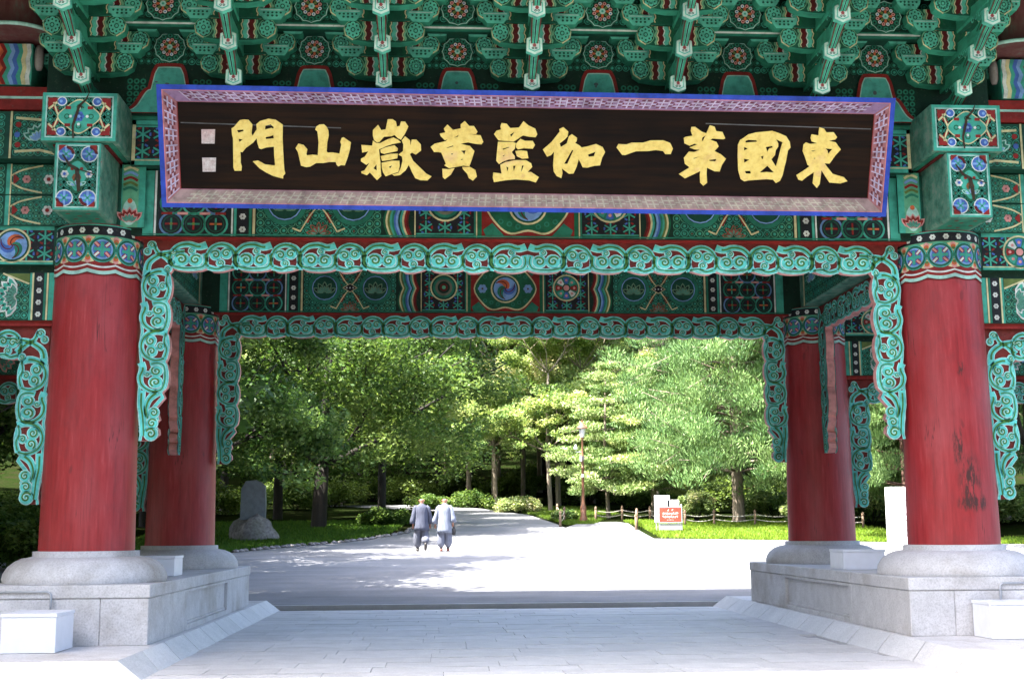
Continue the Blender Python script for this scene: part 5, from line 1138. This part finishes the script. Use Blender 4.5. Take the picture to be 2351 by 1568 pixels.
def put_tree(protos, x, y, label, group, s=1.0, rz=None, name='tree', cat='tree', zs=None, dz=0):
    e = empty(name, (x, y, gz(y, x)-.05+dz), None, rnd.uniform(0, 6.28) if rz is None else rz); e.scale = (s, s, zs or s); tag(e, label, cat, group)
    for nm, me in zip(('trunk', 'crown'), protos):
        if me: link(nm, me, e)
    return e
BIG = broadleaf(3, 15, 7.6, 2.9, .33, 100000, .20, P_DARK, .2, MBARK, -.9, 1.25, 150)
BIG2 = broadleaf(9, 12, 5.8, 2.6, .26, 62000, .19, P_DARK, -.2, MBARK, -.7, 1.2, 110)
MIDT = broadleaf(14, 15, 5.4, 4.0, .24, 56000, .20, P_MID, 0, MBARK, -.2)
MIDU = broadleaf(27, 17, 5.8, 4.6, .22, 60000, .21, P_YEL, .3, MBARK, -.2)
LAR = broadleaf(31, 17, 4.6, 4.4, .15, 60000, .19, P_YEL, .1, MBARKP, -.3, .85, 40)
LAR2 = broadleaf(37, 15, 4.0, 3.8, .14, 46000, .19, P_MID, -.2, MBARKP, -.3, .9, 60)
PINE = conifer(41, 17, 6.8, 2.5, .30, 190000, .19, P_PINE, .62, .7, .22, MBARKP, 40, .5)
PINE2 = conifer(43, 14, 5.0, 2.2, .24, 90000, .20, P_PINE, .6, .7, .20, MBARKR, 17, .6)
SMALLP = conifer(47, 7.5, 2.9, 1.4, .11, 30000, .19, P_MID, .25, .35, .3, MBARKP, 11, .6)
# left of the road
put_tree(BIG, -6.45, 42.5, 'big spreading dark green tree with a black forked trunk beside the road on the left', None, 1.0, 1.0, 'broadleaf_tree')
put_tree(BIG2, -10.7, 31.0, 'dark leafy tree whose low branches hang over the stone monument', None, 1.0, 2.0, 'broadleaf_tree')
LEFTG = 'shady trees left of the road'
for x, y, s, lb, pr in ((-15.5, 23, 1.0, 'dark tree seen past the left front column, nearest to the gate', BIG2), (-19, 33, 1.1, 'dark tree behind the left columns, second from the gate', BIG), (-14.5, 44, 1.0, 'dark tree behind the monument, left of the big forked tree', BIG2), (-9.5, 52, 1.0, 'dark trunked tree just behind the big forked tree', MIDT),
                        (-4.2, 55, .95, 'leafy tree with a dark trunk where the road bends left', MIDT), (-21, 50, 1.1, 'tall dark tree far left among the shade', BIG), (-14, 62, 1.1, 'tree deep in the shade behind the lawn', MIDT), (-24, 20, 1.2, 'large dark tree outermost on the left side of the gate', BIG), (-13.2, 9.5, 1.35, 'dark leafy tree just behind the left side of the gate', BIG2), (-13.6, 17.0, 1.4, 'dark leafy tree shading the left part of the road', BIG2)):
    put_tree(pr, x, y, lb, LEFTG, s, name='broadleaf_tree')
# right of the road
put_tree(PINE, 13.2, 44.5, 'large pale green pine with layered boughs right of the red notice', None, 1.0, 1.0, 'pine_tree')
put_tree(PINE2, 16.8, 41.5, 'shaded pine with a reddish trunk behind the right back column', None, 1.0, 2.2, 'pine_tree')
put_tree(SMALLP, 7.75, 50.4, 'small young pine with a pale trunk just right of the lamp post', None, 1.05, .5, 'pine_tree')
put_tree(SMALLP, 9.9, 49.0, 'small young pine between the lamp post and the large pine', None, 1.1, 2.5, 'pine_tree')
for (x, y, s, pr, lb) in ((6.65, 66, 1.1, LAR, 'slender tree with a pale straight trunk left of the lamp post'), (7.9, 63, 1.0, LAR2, 'slender tree with a pale trunk close beside the lamp post'), (4.9, 74, 1.1, LAR, 'thin yellowish trunked tree above the round bush'),
                          (2.6, 66, 1.05, LAR2, 'reddish thin tree where the road ends'), (11.6, 58, 1.1, LAR2, 'slender tree behind the small pines'), (5.6, 60, .95, LAR2, 'slender dark stemmed tree at the right edge of the road end'), (1.0, 71, 1.15, LAR, 'slender tree standing past the end of the road, directly above it'), (6.9, 84, 1.35, LAR, 'tall slender tree far behind the lamp post, above all others there'), (9.3, 79, 1.2, LAR, 'slender tree above the lamp post, furthest back'), (3.4, 80, 1.2, LAR, 'slender tree straight above the road end'), (9.6, 72, 1.25, LAR, 'tall slender tree behind the lamp post')):
    put_tree(pr, x, y, lb, 'slender trees beyond the road', s, name='slender_tree')
RG = 'bright trees seen between the right columns'
for (x, y, s, pr, lb) in ((19.0, 38, .9, PINE2, 'bright green pine between the two right columns'), (22.5, 34, .9, MIDT, 'bright leafy tree seen past the right front column'), (25, 42, 1.0, PINE, 'tall pine furthest right behind the front column'), (18.3, 29.8, 1.0, MIDU, 'tree with a pale leaning trunk at the right edge beside the front column')):
    put_tree(pr, x, y, lb, RG, s)
# the wood behind
def where(x, y):
    d = Vector((x, y, 1.3))-Vector((-1.036, -14.447, 1.344)); px = .5+(d.dot(RT2)/d.dot(F))*2850/2351
    for lim, t in ((.06, 'left of all columns'), (.14, 'behind the left front column'), (.21, 'behind the left back column'), (.27, 'behind the stone monument'), (.32, 'behind the big forked tree'), (.38, 'left of the monks'), (.43, 'above the monks'), (.48, 'above the end of the road'), (.53, 'above the round light bush'), (.58, 'by the lamp post'), (.64, 'left of the red notice'), (.69, 'above the red notice'), (.75, 'behind the large pine'), (.84, 'behind the right back column'), (.90, 'between the right columns'), (1.0, 'behind the right front column')):
        if px < lim: return t
    return 'right of all columns'
k = 0; FW = 'trees of the wood behind the road'
for (yy, xs, prs, zs, lb) in ((72, (-12, -6.5, -1.2, 3.2, 9.0, 14.5, 19.5), (MIDT, MIDU, MIDU, LAR, MIDU, PINE2), 1.0, 'yellow green tree, first row of the wood'),
                      (82, (-24, -17, -10, -3.5, 2, 7.5, 13, 18, 24, 31), (MIDT, MIDU, LAR, MIDU, MIDU), 1.05, 'light green tree, second row of the wood'),
                      (94, (-30, -22, -14, -7, 0, 6, 12, 18, 25, 33, 41), (MIDU, LAR, MIDU, MIDT, LAR), 1.15, 'pale tree, third row of the wood'),
                      (110, (-36, -26, -17, -8, 0, 8, 16, 25, 34, 44), (MIDU, MIDU, LAR), 1.3, 'pale tree, fourth row of the wood'),
                      (132, (-42, -28, -14, 0, 13, 26, 40), (MIDU, MIDT), 1.6, 'pale tree highest in the wood')):
    for i, x in enumerate(xs):
        k += 1; X_ = x+rnd.uniform(-1.2, 1.2); Y_ = yy+rnd.uniform(-3.5, 3.5); put_tree(prs[i % len(prs)], X_, Y_, lb+', '+where(X_, Y_), FW, zs*rnd.uniform(.85, 1.12), name='forest_tree')
for i, (x, y) in enumerate(((-34, 40), (-30, 60), (30, 55), (34, 40), (29, 66), (-32, 74), (36, 56), (30, 28), (38, 70))):
    put_tree((MIDT, MIDU, PINE2)[i % 3], x, y, ('first', 'second', 'third', 'fourth', 'fifth', 'sixth', 'seventh', 'eighth', 'ninth')[i]+' dense tree at the side of the wood, '+where(x, y), FW, 1.15, name='forest_tree')
# trees added left of the gate, outside the picture: they keep the low left light off the gate
for i, (x, y) in enumerate(((-21, -6), (-20, 4), (-22, 12))):
    put_tree(BIG, x, y, ('nearest', 'middle', 'furthest')[i]+' of three unseen dark trees added left of the gate to block sun', 'added trees beside the gate', 1.1, name='broadleaf_tree', dz=-.1)
# unseen row of trees added behind the camera to block low sky light
for i in range(13):
    put_tree((BIG, BIG2)[i % 2], -54+9*i+rnd.uniform(-1, 1), -37+rnd.uniform(-3, 3), ('first', 'second', 'third', 'fourth', 'fifth', 'sixth', 'seventh', 'eighth', 'ninth', 'tenth', 'eleventh', 'twelfth', 'thirteenth')[i]+' dark tree from the left in the unseen row added to block low sky', 'added trees behind the camera', 1.45 if i % 2 == 0 else 1.75, name='broadleaf_tree', dz=-.1)
# bushes
def bush(seed, rx, rz, n, size, pal, mat=None):
    r = random.Random(seed); cl = []
    for i in range(26):
        a = r.uniform(0, 6.28); q = r.random()**.5; cl.append(((math.cos(a)*rx*q*.75, math.sin(a)*rx*q*.75, rz*(.25+.55*r.random()*(1-q*.6))), rx*.32, .75))
    mb = MB()
    for i in range(7):
        a = i*.9; mb.tube([(0, 0, -.1), (math.cos(a)*rx*.5, math.sin(a)*rx*.5, rz*.6)], [.03, .01], 4)
    return mb.mesh('stem', MBARK), leaf_mesh('foliage', cl, n, size, .55, pal, mat or MLEAF, seed, .5)
def put_bush(x, y, rx, rz, n, pal, label, size=.13, group=None, name='bush', seed=None):
    e = empty(name, (x, y, gz(y, x)-.03)); tag(e, label, 'bush', group)
    for nm, me in zip(('stem', 'foliage'), bush(seed or int(x*100+y*7) & 0xffff, rx, rz, n, size, pal)): link(nm, me, e)
    return e
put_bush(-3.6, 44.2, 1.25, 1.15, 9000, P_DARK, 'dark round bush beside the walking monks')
put_bush(3.75, 58.5, 1.6, 1.15, 8000, P_YEL, 'large light green rounded bush where the road narrows', .15)
put_bush(5.3, 48.2, .85, .75, 6000, P_MID, 'low green bush at the foot of the lamp post')
put_bush(11.2, 44.6, .95, 2.3, 6500, P_YEL, 'upright light green shrub right of the red notice')
put_bush(15.1, 40.6, 1.0, 2.0, 6500, P_YEL, 'pale green shrub beside the right back column')
put_bush(-1.6, 64, 1.8, 1.0, 6000, P_DARK, 'dark low hedge bush left of the road end', .15, 'low hedge at the road end')
put_bush(1.2, 66, 2.0, 1.1, 6000, P_DARK, 'dark low hedge bush right of the road end', .15, 'low hedge at the road end')
for x, y in ((-8, 68), (-12, 74), (4, 76), (9, 70), (14, 68), (19, 62), (-3, 72), (7, 88), (-14, 57), (-10, 64), (12, 62), (16, 56), (21, 50), (26, 48), (17, 66), (-18, 52), (6, 84), (0, 82), (-6, 78), (12, 80)):
    put_bush(x, y, 2.6, 2.4, 6000, [(.05, .09, .02), (.10, .16, .04), (.17, .24, .07)], 'dark undergrowth bush in the wood, '+where(x, y), .2, 'undergrowth of the wood', seed=int(abs(x*31+y)))
put_bush(-12.2, 24, 1.6, 1.7, 8000, P_DARK, 'dark shrub behind the left front column', .14)
# grass
def grass(name, boxes, n, label, pal, seed, h=.16):
    r = np.random.RandomState(seed); Ps = []
    for i in range(n):
        f = boxes[i % len(boxes)]
        y = r.uniform(f[0][0], f[-1][0]); ys_ = [q[0] for q in f]; l = np.interp(y, ys_, [q[1] for q in f]); rr = np.interp(y, ys_, [q[2] for q in f]); x = r.uniform(l, rr)
        Ps.append(((x, y, gz(y, x)+h*.35), .09, .5))
    me = leaf_mesh(name, Ps, n*4, h, .14, pal, MLEAF, seed, .0, .9); o = link(name, me); o['kind'] = 'stuff'; o['label'] = label; return o
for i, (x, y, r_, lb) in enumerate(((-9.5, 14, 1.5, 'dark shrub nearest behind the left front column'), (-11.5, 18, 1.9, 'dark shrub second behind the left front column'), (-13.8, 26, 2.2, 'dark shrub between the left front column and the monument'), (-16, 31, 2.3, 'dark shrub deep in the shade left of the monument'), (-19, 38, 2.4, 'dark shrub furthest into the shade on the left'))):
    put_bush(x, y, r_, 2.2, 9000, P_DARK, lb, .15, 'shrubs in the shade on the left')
for i, (x, y, r_, lb) in enumerate(((19.5, 44, 2.3, 'dark shrub under the trees between the right columns'), (23.5, 40, 2.4, 'green shrub under the trees behind the right front column'), (28, 37, 2.5, 'green shrub at the far right under the trees'), (15.8, 47, 2.2, 'dark shrub behind the trunk of the large pine'))):
    put_bush(x, y, r_, 2.3, 9000, P_MID, lb, .15, 'shrubs under the right trees')
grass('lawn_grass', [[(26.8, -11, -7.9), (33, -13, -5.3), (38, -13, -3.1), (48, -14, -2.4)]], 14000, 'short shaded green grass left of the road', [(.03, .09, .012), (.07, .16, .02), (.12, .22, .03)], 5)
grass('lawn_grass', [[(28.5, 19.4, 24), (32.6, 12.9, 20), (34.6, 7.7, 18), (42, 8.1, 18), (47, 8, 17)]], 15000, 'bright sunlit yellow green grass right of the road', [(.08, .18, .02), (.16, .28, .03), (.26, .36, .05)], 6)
grass('lawn_grass', [[(44, 4.9, 6.2), (56, 4.1, 9), (66, 2.4, 9)]], 5000, 'light grass strip behind the small path', [(.08, .16, .02), (.18, .27, .04)], 8)
# kerb stones along the left lawn
KR = bmesh_rock = None
def rock(name, sx, sy, sz, seed, mat, parent=None, sub=3, amp=.18):
    r = random.Random(seed); n = 6*sub; m = 4*sub; V = []; ph = [r.uniform(0, 6) for _ in range(8)]
    for j in range(m+1):
        th = math.pi*j/m
        for i in range(n):
            a = 2*math.pi*i/n; q = 1+amp*(math.sin(2*a+ph[0])*math.sin(th)+.6*math.sin(3*a+ph[1]+2*th)+.5*math.sin(5*a+ph[2])*math.sin(3*th+ph[3])+.3*math.sin(9*a+ph[4]+4*th))
            V.append((sx*q*math.sin(th)*math.cos(a), sy*q*math.sin(th)*math.sin(a), max(-.12*sz, sz*q*math.cos(th))))
    mb = MB(); mb.add(V, [(j*n+i, j*n+(i+1) % n, (j+1)*n+(i+1) % n, (j+1)*n+i) for j in range(m) for i in range(n)], None, True)
    return mb.mesh(name, mat)
kme = [rock('kerb_stone', .17, .12, .09, i, MROCK, None, 1) for i in range(4)]
ke = empty('stone_edging', (-6, 31, gz(31))); tag(ke, 'row of small rough grey stones edging the left lawn', 'edging')
for i in range(44):
    t = i/43; y = 26.6+15*t; x = float(np.interp(y, [26.5, 28.5, 30.5, 32.5, 34.3, 36.5, 38.5, 41.6], [-7.6, -6.9, -6.1, -5.2, -4.0, -3.1, -2.4, -2.1]))-.05+rnd.uniform(-.08, .08)
    link('kerb_stone', kme[i % 4], ke, (x+6, y-31, gz(y, x)+.04-gz(31)), (0, 0, rnd.uniform(0, 6)))
# ================================================================== monument on the left
e = empty('stone_monument', (-8.3, 35.2, gz(35.2))); tag(e, 'grey upright stone slab standing on a rough boulder on the left lawn', 'monument')
link('boulder_base', rock('boulder_base', 1.05, .75, .92, 5, MROCK), e, (0, 0, 0))
b = MB(); b.v = []
slab(b, [(-.50, .8), (.46, .8), (.48, 1.4), (.44, 2.1), (.20, 2.35), (-.30, 2.3), (-.48, 2.0)], [], -.16, .16, lambda u, v, h: (u, -h, v), None, None); b.build('slab', MSTELE, e, bevel=.03)
# ================================================================== white stone pillar on the right
e = empty('stone_pillar', (14.75, 27.9, gz(27.9))); tag(e, 'tall square white stone pillar with small writing down its edge beside the right front column', 'pillar')
b = MB(); b.box(-.34, .34, -.25, .25, -.1, 2.02); b.build('shaft', MWHITE, e, bevel=.02)
b = MB(); b.box(-.42, .42, -.33, .33, -.1, .06); b.build('foot', MWHITE, e, bevel=.01)
c = Cv()
for i in range(9):
    z = 1.75-i*.17
    for q in range(3): c.stroke([(.20+rnd.uniform(-.04, .04), z+rnd.uniform(-.05, .05)), (.20+rnd.uniform(-.04, .04), z+rnd.uniform(-.05, .05))], .016, (.10, .10, .12), 1)
c.build('engraved_writing', front(0, -.252, 0), e)
# ================================================================== lamp post
MLAMP = flat('rust_brown_paint', (.20, .09, .05), .5, .1, .3, 6); MGLASS = flat('lantern_glass', (.75, .72, .68), .3, 0, .1); MWPL = flat('white_plastic', (.72, .74, .76), .4, 0, .05)
e = empty('lamp_post', (5.95, 46.0, gz(46))); tag(e, 'rust brown lamp post with a lantern and small white camera boxes beside the path', 'lamp post')
b = MB(); b.lathe([(.19, -.1), (.19, .25), (.14, .32), (.15, .75), (.10, .85), (.085, 1.0)], 14); b.build('base', MLAMP, e)
b = MB(); b.lathe([(.075, 1.0), (.062, 2.6), (.08, 2.62), (.08, 2.70), (.058, 2.72), (.05, 4.05), (.09, 4.10), (.05, 4.16)], 14); b.build('pole', MLAMP, e)
ln = empty('lantern', (0, 0, 4.14), e); ln.scale = (1.45, 1.45, 1.15)
b = MB(); b.lathe([(.07, 0), (.13, .38)], 6, smooth=False); b.build('lantern_glass', MGLASS, ln)
b = MB(); b.lathe([(.20, .38), (.18, .41), (.06, .58), (.02, .62), (.03, .66), (.005, .76)], 12); b.build('lantern_roof', MLAMP, ln)
b = MB(); b.lathe([(.15, .36), (.15, .385)], 12); b.build('lantern_ring', MLAMP, ln)
b = MB(); b.tube([(-.02, 0, 3.42), (-.34, 0, 3.42)], .02, 6); b.build('bracket', MWPL, e)
b = MB(); b.lathe([(.005, 3.52), (.09, 3.54), (.10, 3.62), (.05, 3.72), (.02, 3.78)], 12, (-.34, -.02)); b.build('camera_dome', MWPL, e)
b = MB(); b.box(-.14, -.05, -.16, -.06, 2.95, 3.22); b.build('camera_box', MWPL, e, bevel=.01)
b = MB(); b.box(-.055, .075, -.14, -.07, 3.02, 3.22, (.10, .09, .09)); b.build('control_box', MP, e)
b = MB(); b.lathe([(.066, 2.20), (.066, 2.34)], 14); b.build('sticker', MWPL, e)
# ================================================================== red notice
MSTEEL = flat('grey_steel', (.42, .42, .42), .4, .4, .1)
e = empty('notice_sign', (8.75, 38.2, gz(38.2)), None, -.08); tag(e, 'red notice board with white lettering on a grey steel stand on the right lawn', 'sign')
for s in (-1, 1):
    b = MB(); b.tube([(s*.47, .02, -.05), (s*.47, .02, 1.18)], .03, 8); b.build('leg', MSTEEL, e)
b = MB(); b.box(-.5, .5, -.01, .05, .10, .36); b.build('lower_plate', MSTEEL, e, bevel=.005)
b = MB(); b.box(-.46, .46, -.035, .015, .44, 1.04, (.55, .06, .035)); bd = b.build('board', MP, e)
fr = MB()
for q in ((-.5, .5, 1.042, 1.08), (-.5, .5, .40, .438), (-.5, -.462, .44, 1.04), (.462, .5, .44, 1.04)): fr.box(q[0], q[1], -.045, .03, q[2], q[3])
fr.build('frame', MSTEEL, e)
c = Cv()
def fake_glyph(c, x, z, s, col=WHT):
    for q in range(4):
        a = rnd.choice((0, math.pi/2)); dx, dz = rnd.uniform(-.3, .3)*s, rnd.uniform(-.35, .35)*s
        c.stroke([(x+dx-math.cos(a)*s*.32, z+dz-math.sin(a)*s*.32), (x+dx+math.cos(a)*s*.32, z+dz+math.sin(a)*s*.32)], s*.22, col, 2)
for x in (-.09, .09): fake_glyph(c, x, .95, .085)
for j, z in enumerate((.80, .66)):
    for i in range(8): fake_glyph(c, -.30+i*.085, z, .09)
for i in range(6): fake_glyph(c, -.13+i*.05, .53, .035)
c.build('lettering', front(0, -.036, 0), bd)
for (x, z0, z1, w, lb) in ((-.28, 1.10, 1.55, .33, 'white blank panel standing behind the red notice, taller one on the left'), (.20, 1.10, 1.36, .25, 'white blank panel behind the red notice, lower one on the right')):
    o = empty('white_panel', (8.75+x, 38.55, gz(38.5))); tag(o, lb, 'panel', 'white panels behind the notice')
    b = MB(); b.box(-w, w, -.03, .03, z0-.7, z1); b.build('panel', MWPL, o, bevel=.008)
    b = MB(); b.box(-w*.8, -w*.8+.05, -.02, .04, -.05, z0-.69); b.box(w*.8-.05, w*.8, -.02, .04, -.05, z0-.69)
    for s in (-1, 1):
        b = MB(); b.box(s*w*.8-.025, s*w*.8+.025, -.02, .02, -.05, z0-.69); b.build('leg', MSTEEL, o)
# ================================================================== rope fences
MWOOD = bark('fence_wood', (.10, .065, .04), (.28, .19, .13)); MROPE = flat('rope', (.45, .42, .36), .9, 0, .2)
def fence(pts, label, hh=.62):
    o = Vector(pts[0]); z0 = gz(o.y, o.x); e = empty('rope_fence', (o.x, o.y, z0)); tag(e, label, 'fence', 'rope and post fences')
    tops = []
    for (x, y) in pts:
        z = gz(y, x)-z0
        b = MB(); b.tube([(x-o.x, y-o.y, z-.1), (x-o.x, y-o.y, z+hh)], [.060, .052], 8); b.build('post', MWOOD, e)
        b = MB(); b.lathe([(.07, z+hh), (.066, z+hh+.03), (.03, z+hh+.12), (.005, z+hh+.13)], 8, (x-o.x, y-o.y)); b.build('post_cap', MWOOD, e)
        tops.append(Vector((x-o.x, y-o.y, z)))
    for lv in (.62, .36):
        for a, b_ in zip(tops, tops[1:]):
            q = MB(); q.tube([a.lerp(b_, t)+Vector((0, 0, hh*lv/.72-.10*math.sin(math.pi*t))) for t in [i/6 for i in range(7)]], .018, 5); q.build('rope', MROPE, e)
fence([(4.45, 42.2), (5.1, 46.8), (5.2, 51.5)], 'rope fence with wooden posts left of the lamp post')
fence([(6.7, 47.2), (8.1, 47.8), (9.4, 47.2), (10.4, 46.4)], 'rope fence with wooden posts behind the small path')
fence([(7.5, 39.6), (7.75, 41.0), (8.0, 42.6), (8.3, 44.4)], 'wooden post fence running back left of the red notice')
fence([(10.2, 42.4), (11.6, 42.6), (13.4, 42.2), (15.2, 41.6), (17.5, 39.5)], 'rope fence with wooden posts behind the right lawn')
# ================================================================== monks
MSKIN = flat('skin', (.33, .16, .11), .55, 0, .08); MROBE1 = None
def cloth(name, c1, c2):
    m, nt, b = nodes(name); v = coords(nt, (3, 3, .8)); n1 = noise(nt, v, 5, 5, .6); c = ramp(nt, n1, [(.3, c1), (.7, c2)]); nt.links.new(c, b.inputs['Base Color']); b.inputs['Roughness'].default_value = .9; bump(nt, b, n1, .8, .03); return m
MGREY = cloth('slate_grey_cloth', (.04, .046, .075), (.075, .085, .125)); MPALE = cloth('pale_grey_cloth', (.12, .14, .19), (.19, .215, .28)); MTR1 = cloth('grey_trouser_cloth', (.08, .088, .12), (.13, .14, .18)); MTR2 = cloth('light_trouser_cloth', (.09, .10, .14), (.16, .175, .23))
MSHOE = flat('dark_shoe', (.03, .025, .025), .5); MSHOEB = flat('brown_shoe', (.22, .07, .05), .5); MBAG = flat('black_bag_cloth', (.012, .012, .015), .7)
def skin_mesh(verts, edges, radii, root, name, mat, parent, sub=1):
    me = bpy.data.meshes.new(name); me.from_pydata(verts, edges, []); o = link(name, me, parent); me.materials.append(mat)
    m = o.modifiers.new('skin', 'SKIN'); m.use_smooth_shade = True
    sv_ = me.skin_vertices[0] if me.skin_vertices else None
    if not me.skin_vertices: sl = me.attributes; bpy.context.view_layer.objects.active = o
    for i, r_ in enumerate(radii): me.skin_vertices[0].data[i].radius = (r_, r_); me.skin_vertices[0].data[i].use_root = (i == root)
    s = o.modifiers.new('sub', 'SUBSURF'); s.levels = sub; s.render_levels = sub
    return o
def loft(rings, mat, name, parent, n=20, wob=0.0, seed=0):
    """rings: (cx, cy, z, rx, ry)"""
    r = random.Random(seed); ph = r.uniform(0, 6); V = []
    for k, (cx, cy, z, rx, ry) in enumerate(rings):
        for i in range(n):
            a = 2*math.pi*i/n; w = 1+wob*(k/len(rings))*(math.sin(5*a+ph)+.6*math.sin(8*a+2*ph)); V.append((cx+rx*w*math.cos(a), cy+ry*w*math.sin(a), z))
    mb = MB(); mb.add(V, [(k*n+i, k*n+(i+1) % n, (k+1)*n+(i+1) % n, (k+1)*n+i) for k in range(len(rings)-1) for i in range(n)]+[tuple(range(n-1, -1, -1)), tuple((len(rings)-1)*n+i for i in range(n))], None, True)
    return mb.build(name, mat, parent)
def monk(x, y, label, robe, trouser, shoe, stride, arms, robe_len, rz=0.0, scale=1.0):
    e = empty('person', (x, y, gz(y, x)+.03), None, rz); e.scale = (scale,)*3; tag(e, label, 'person')
    V = [(0, 0, .93), (0, 0, 1.15), (0, .01, 1.34), (0, .0, 1.47), (0, .01, 1.53), (0, .02, 1.60), (0, .015, 1.655)]; Rr = [.12, .12, .14, .055, .066, .086, .070]; E = [(i, i+1) for i in range(6)]
    def chain(start, pts, rad_):
        p = start
        for q, r_ in zip(pts, rad_): V.append(q); Rr.append(r_); E.append((p, len(V)-1)); p = len(V)-1
        return p
    for s, (hx, hy, hz) in zip((-1, 1), arms):
        w = chain(2, [(s*.17, 0, 1.39), (s*.235, -.01+hy*.3, 1.13), (hx, hy, hz+.10), (hx, hy+.01, hz)], [.06, .042, .027, .026])
        for k in range(4): 
            fx = hx+(-.024+.016*k); chain(w, [(fx, hy+.02, hz-.045), (fx, hy+.035, hz-.075-.008*(k in (1, 2)))], [.0085, .0075])
        chain(w, [(hx-s*.032, hy+.025, hz-.02), (hx-s*.040, hy+.035, hz-.045)], [.010, .008])
    feet = []
    for s, (fy, fz, ky, kz) in zip((-1, 1), stride):
        chain(0, [(s*.09, 0, .86), (s*.10, ky, kz), (s*.105, fy, fz+.08), (s*.11, fy+.10, fz+.03)], [.09, .062, .038, .03]); feet.append((s*.105, fy, fz))
    skin_mesh(V, E, Rr, 0, 'body', MSKIN, e, 2)
    for s in (-1, 1):
        b = MB(); b.lathe([(.004, -.03), (.016, -.02), (.02, 0), (.016, .02), (.004, .03)], 8); q = b.build('ear', MSKIN, e, (s*.085, .005, 1.595)); q.scale = (.5, 1, 1)
        b = MB(); b.lathe([(.001, -.008), (.008, 0), (.001, .008)], 8); b.build('eye', MSHOE, e, (s*.03, .095, 1.61))
    b = MB(); b.add([(-.012, .09, 1.575), (.012, .09, 1.575), (0, .125, 1.578), (0, .095, 1.615)], [(0, 1, 2), (0, 2, 3), (1, 3, 2), (0, 3, 1)]); b.build('nose', MSKIN, e)
    zb = robe_len
    loft([(0, .0, 1.505, .055, .055), (0, .0, 1.48, .085, .075), (0, 0, 1.43, .17, .11), (0, 0, 1.36, .215, .13), (0, 0, 1.22, .205, .14), (0, 0, 1.05, .20, .15), (0, 0, .88, .215, .165), (0, 0, zb+.1, .235, .18), (0, 0, zb, .245, .185)], robe, 'robe', e, 24, .05, int(x*10))
    for s, (hx, hy, hz) in zip((-1, 1), arms):
        mb = MB(); mb.tube([(s*.14, 0, 1.42), (s*.20, 0, 1.36), (s*.25, hy*.3, 1.14), ((hx+s*.01), hy*.8, hz+.20), (hx+s*.012, hy, hz+.07)], [.06, .075, .075, .085, .10], 14); mb.build('sleeve', robe, e)
    for (fx, fy, fz), (q, _, ky, kz) in zip(feet, stride):
        s = 1 if fx > 0 else -1
        mb = MB(); mb.tube([(s*.08, 0, .90), (s*.10, ky*.6, (kz+.88)/2), (s*.115, ky, kz), (s*.115, (ky+fy)/2, (kz+fz)/2+.02), (s*.11, fy, fz+.20), (s*.105, fy, fz+.13)], [.12, .125, .125, .13, .10, .055], 14); mb.build('trouser_leg', trouser, e)
        mb = MB(); mb.tube([(fx, fy-.02, fz+.14), (fx, fy-.01, fz+.06)], [.046, .045], 10); mb.build('sock', MSHOE, e)
        tilt = .9 if fz > .05 else 0
        mb = MB(); pts = [(-.08, .03), (-.03, .045), (.06, .04), (.13, .03), (.17, .02)]
        mb.tube([(fx, fy+a*math.cos(tilt), fz+b_+(-a*math.sin(tilt))+.01) for a, b_ in pts], [.035, .045, .048, .045, .02], 10); mb.build('shoe', shoe, e)
    return e
monk(-1.60, 26.2, 'shaven headed monk in a slate grey robe walking away, left one of the two', MGREY, MTR1, MSHOE, [(.16, 0, .12, .52), (-.26, .14, .02, .50)], [(-.27, .02, .80), (.28, .06, .80)], .66, .12, 1.02)
m2 = monk(-.86, 26.15, 'shaven headed monk in a pale grey robe walking away, right one of the two', MPALE, MTR2, MSHOEB, [(.02, 0, .04, .50), (.10, 0, .08, .52)], [(-.30, .05, .80), (.27, -.02, .84)], .58, -.05, 1.02)
e = empty('cloth_bag', (-.86+.30, 26.13, gz(26.1)+.03)); tag(e, 'small black bag hanging from the hand of the monk in pale grey', 'bag')
loft([(0, 0, .52, .03, .02), (0, 0, .545, .055, .03), (0, 0, .64, .066, .035), (0, 0, .74, .05, .03), (0, 0, .78, .02, .012)], MBAG, 'pouch', e, 12, .03)
b = MB(); b.tube([(-.015, 0, .77), (-.012, 0, .85), (0, 0, .875), (.012, 0, .85), (.015, 0, .77)], .006, 5); b.build('strap', MBAG, e)

# ---- where two labels read the same, say which stands nearer
seen = {}
for o in COL.objects:
    if o.parent is None and 'label' in o and 'category' in o: seen.setdefault(o['label'], []).append(o)
for lb, L in seen.items():
    if len(L) > 1:
        L.sort(key=lambda o: o.location.y)
        for i, o in enumerate(L): o['label'] = lb+(', nearer one' if i == 0 else (', further one' if i == len(L)-1 else ', middle one'))
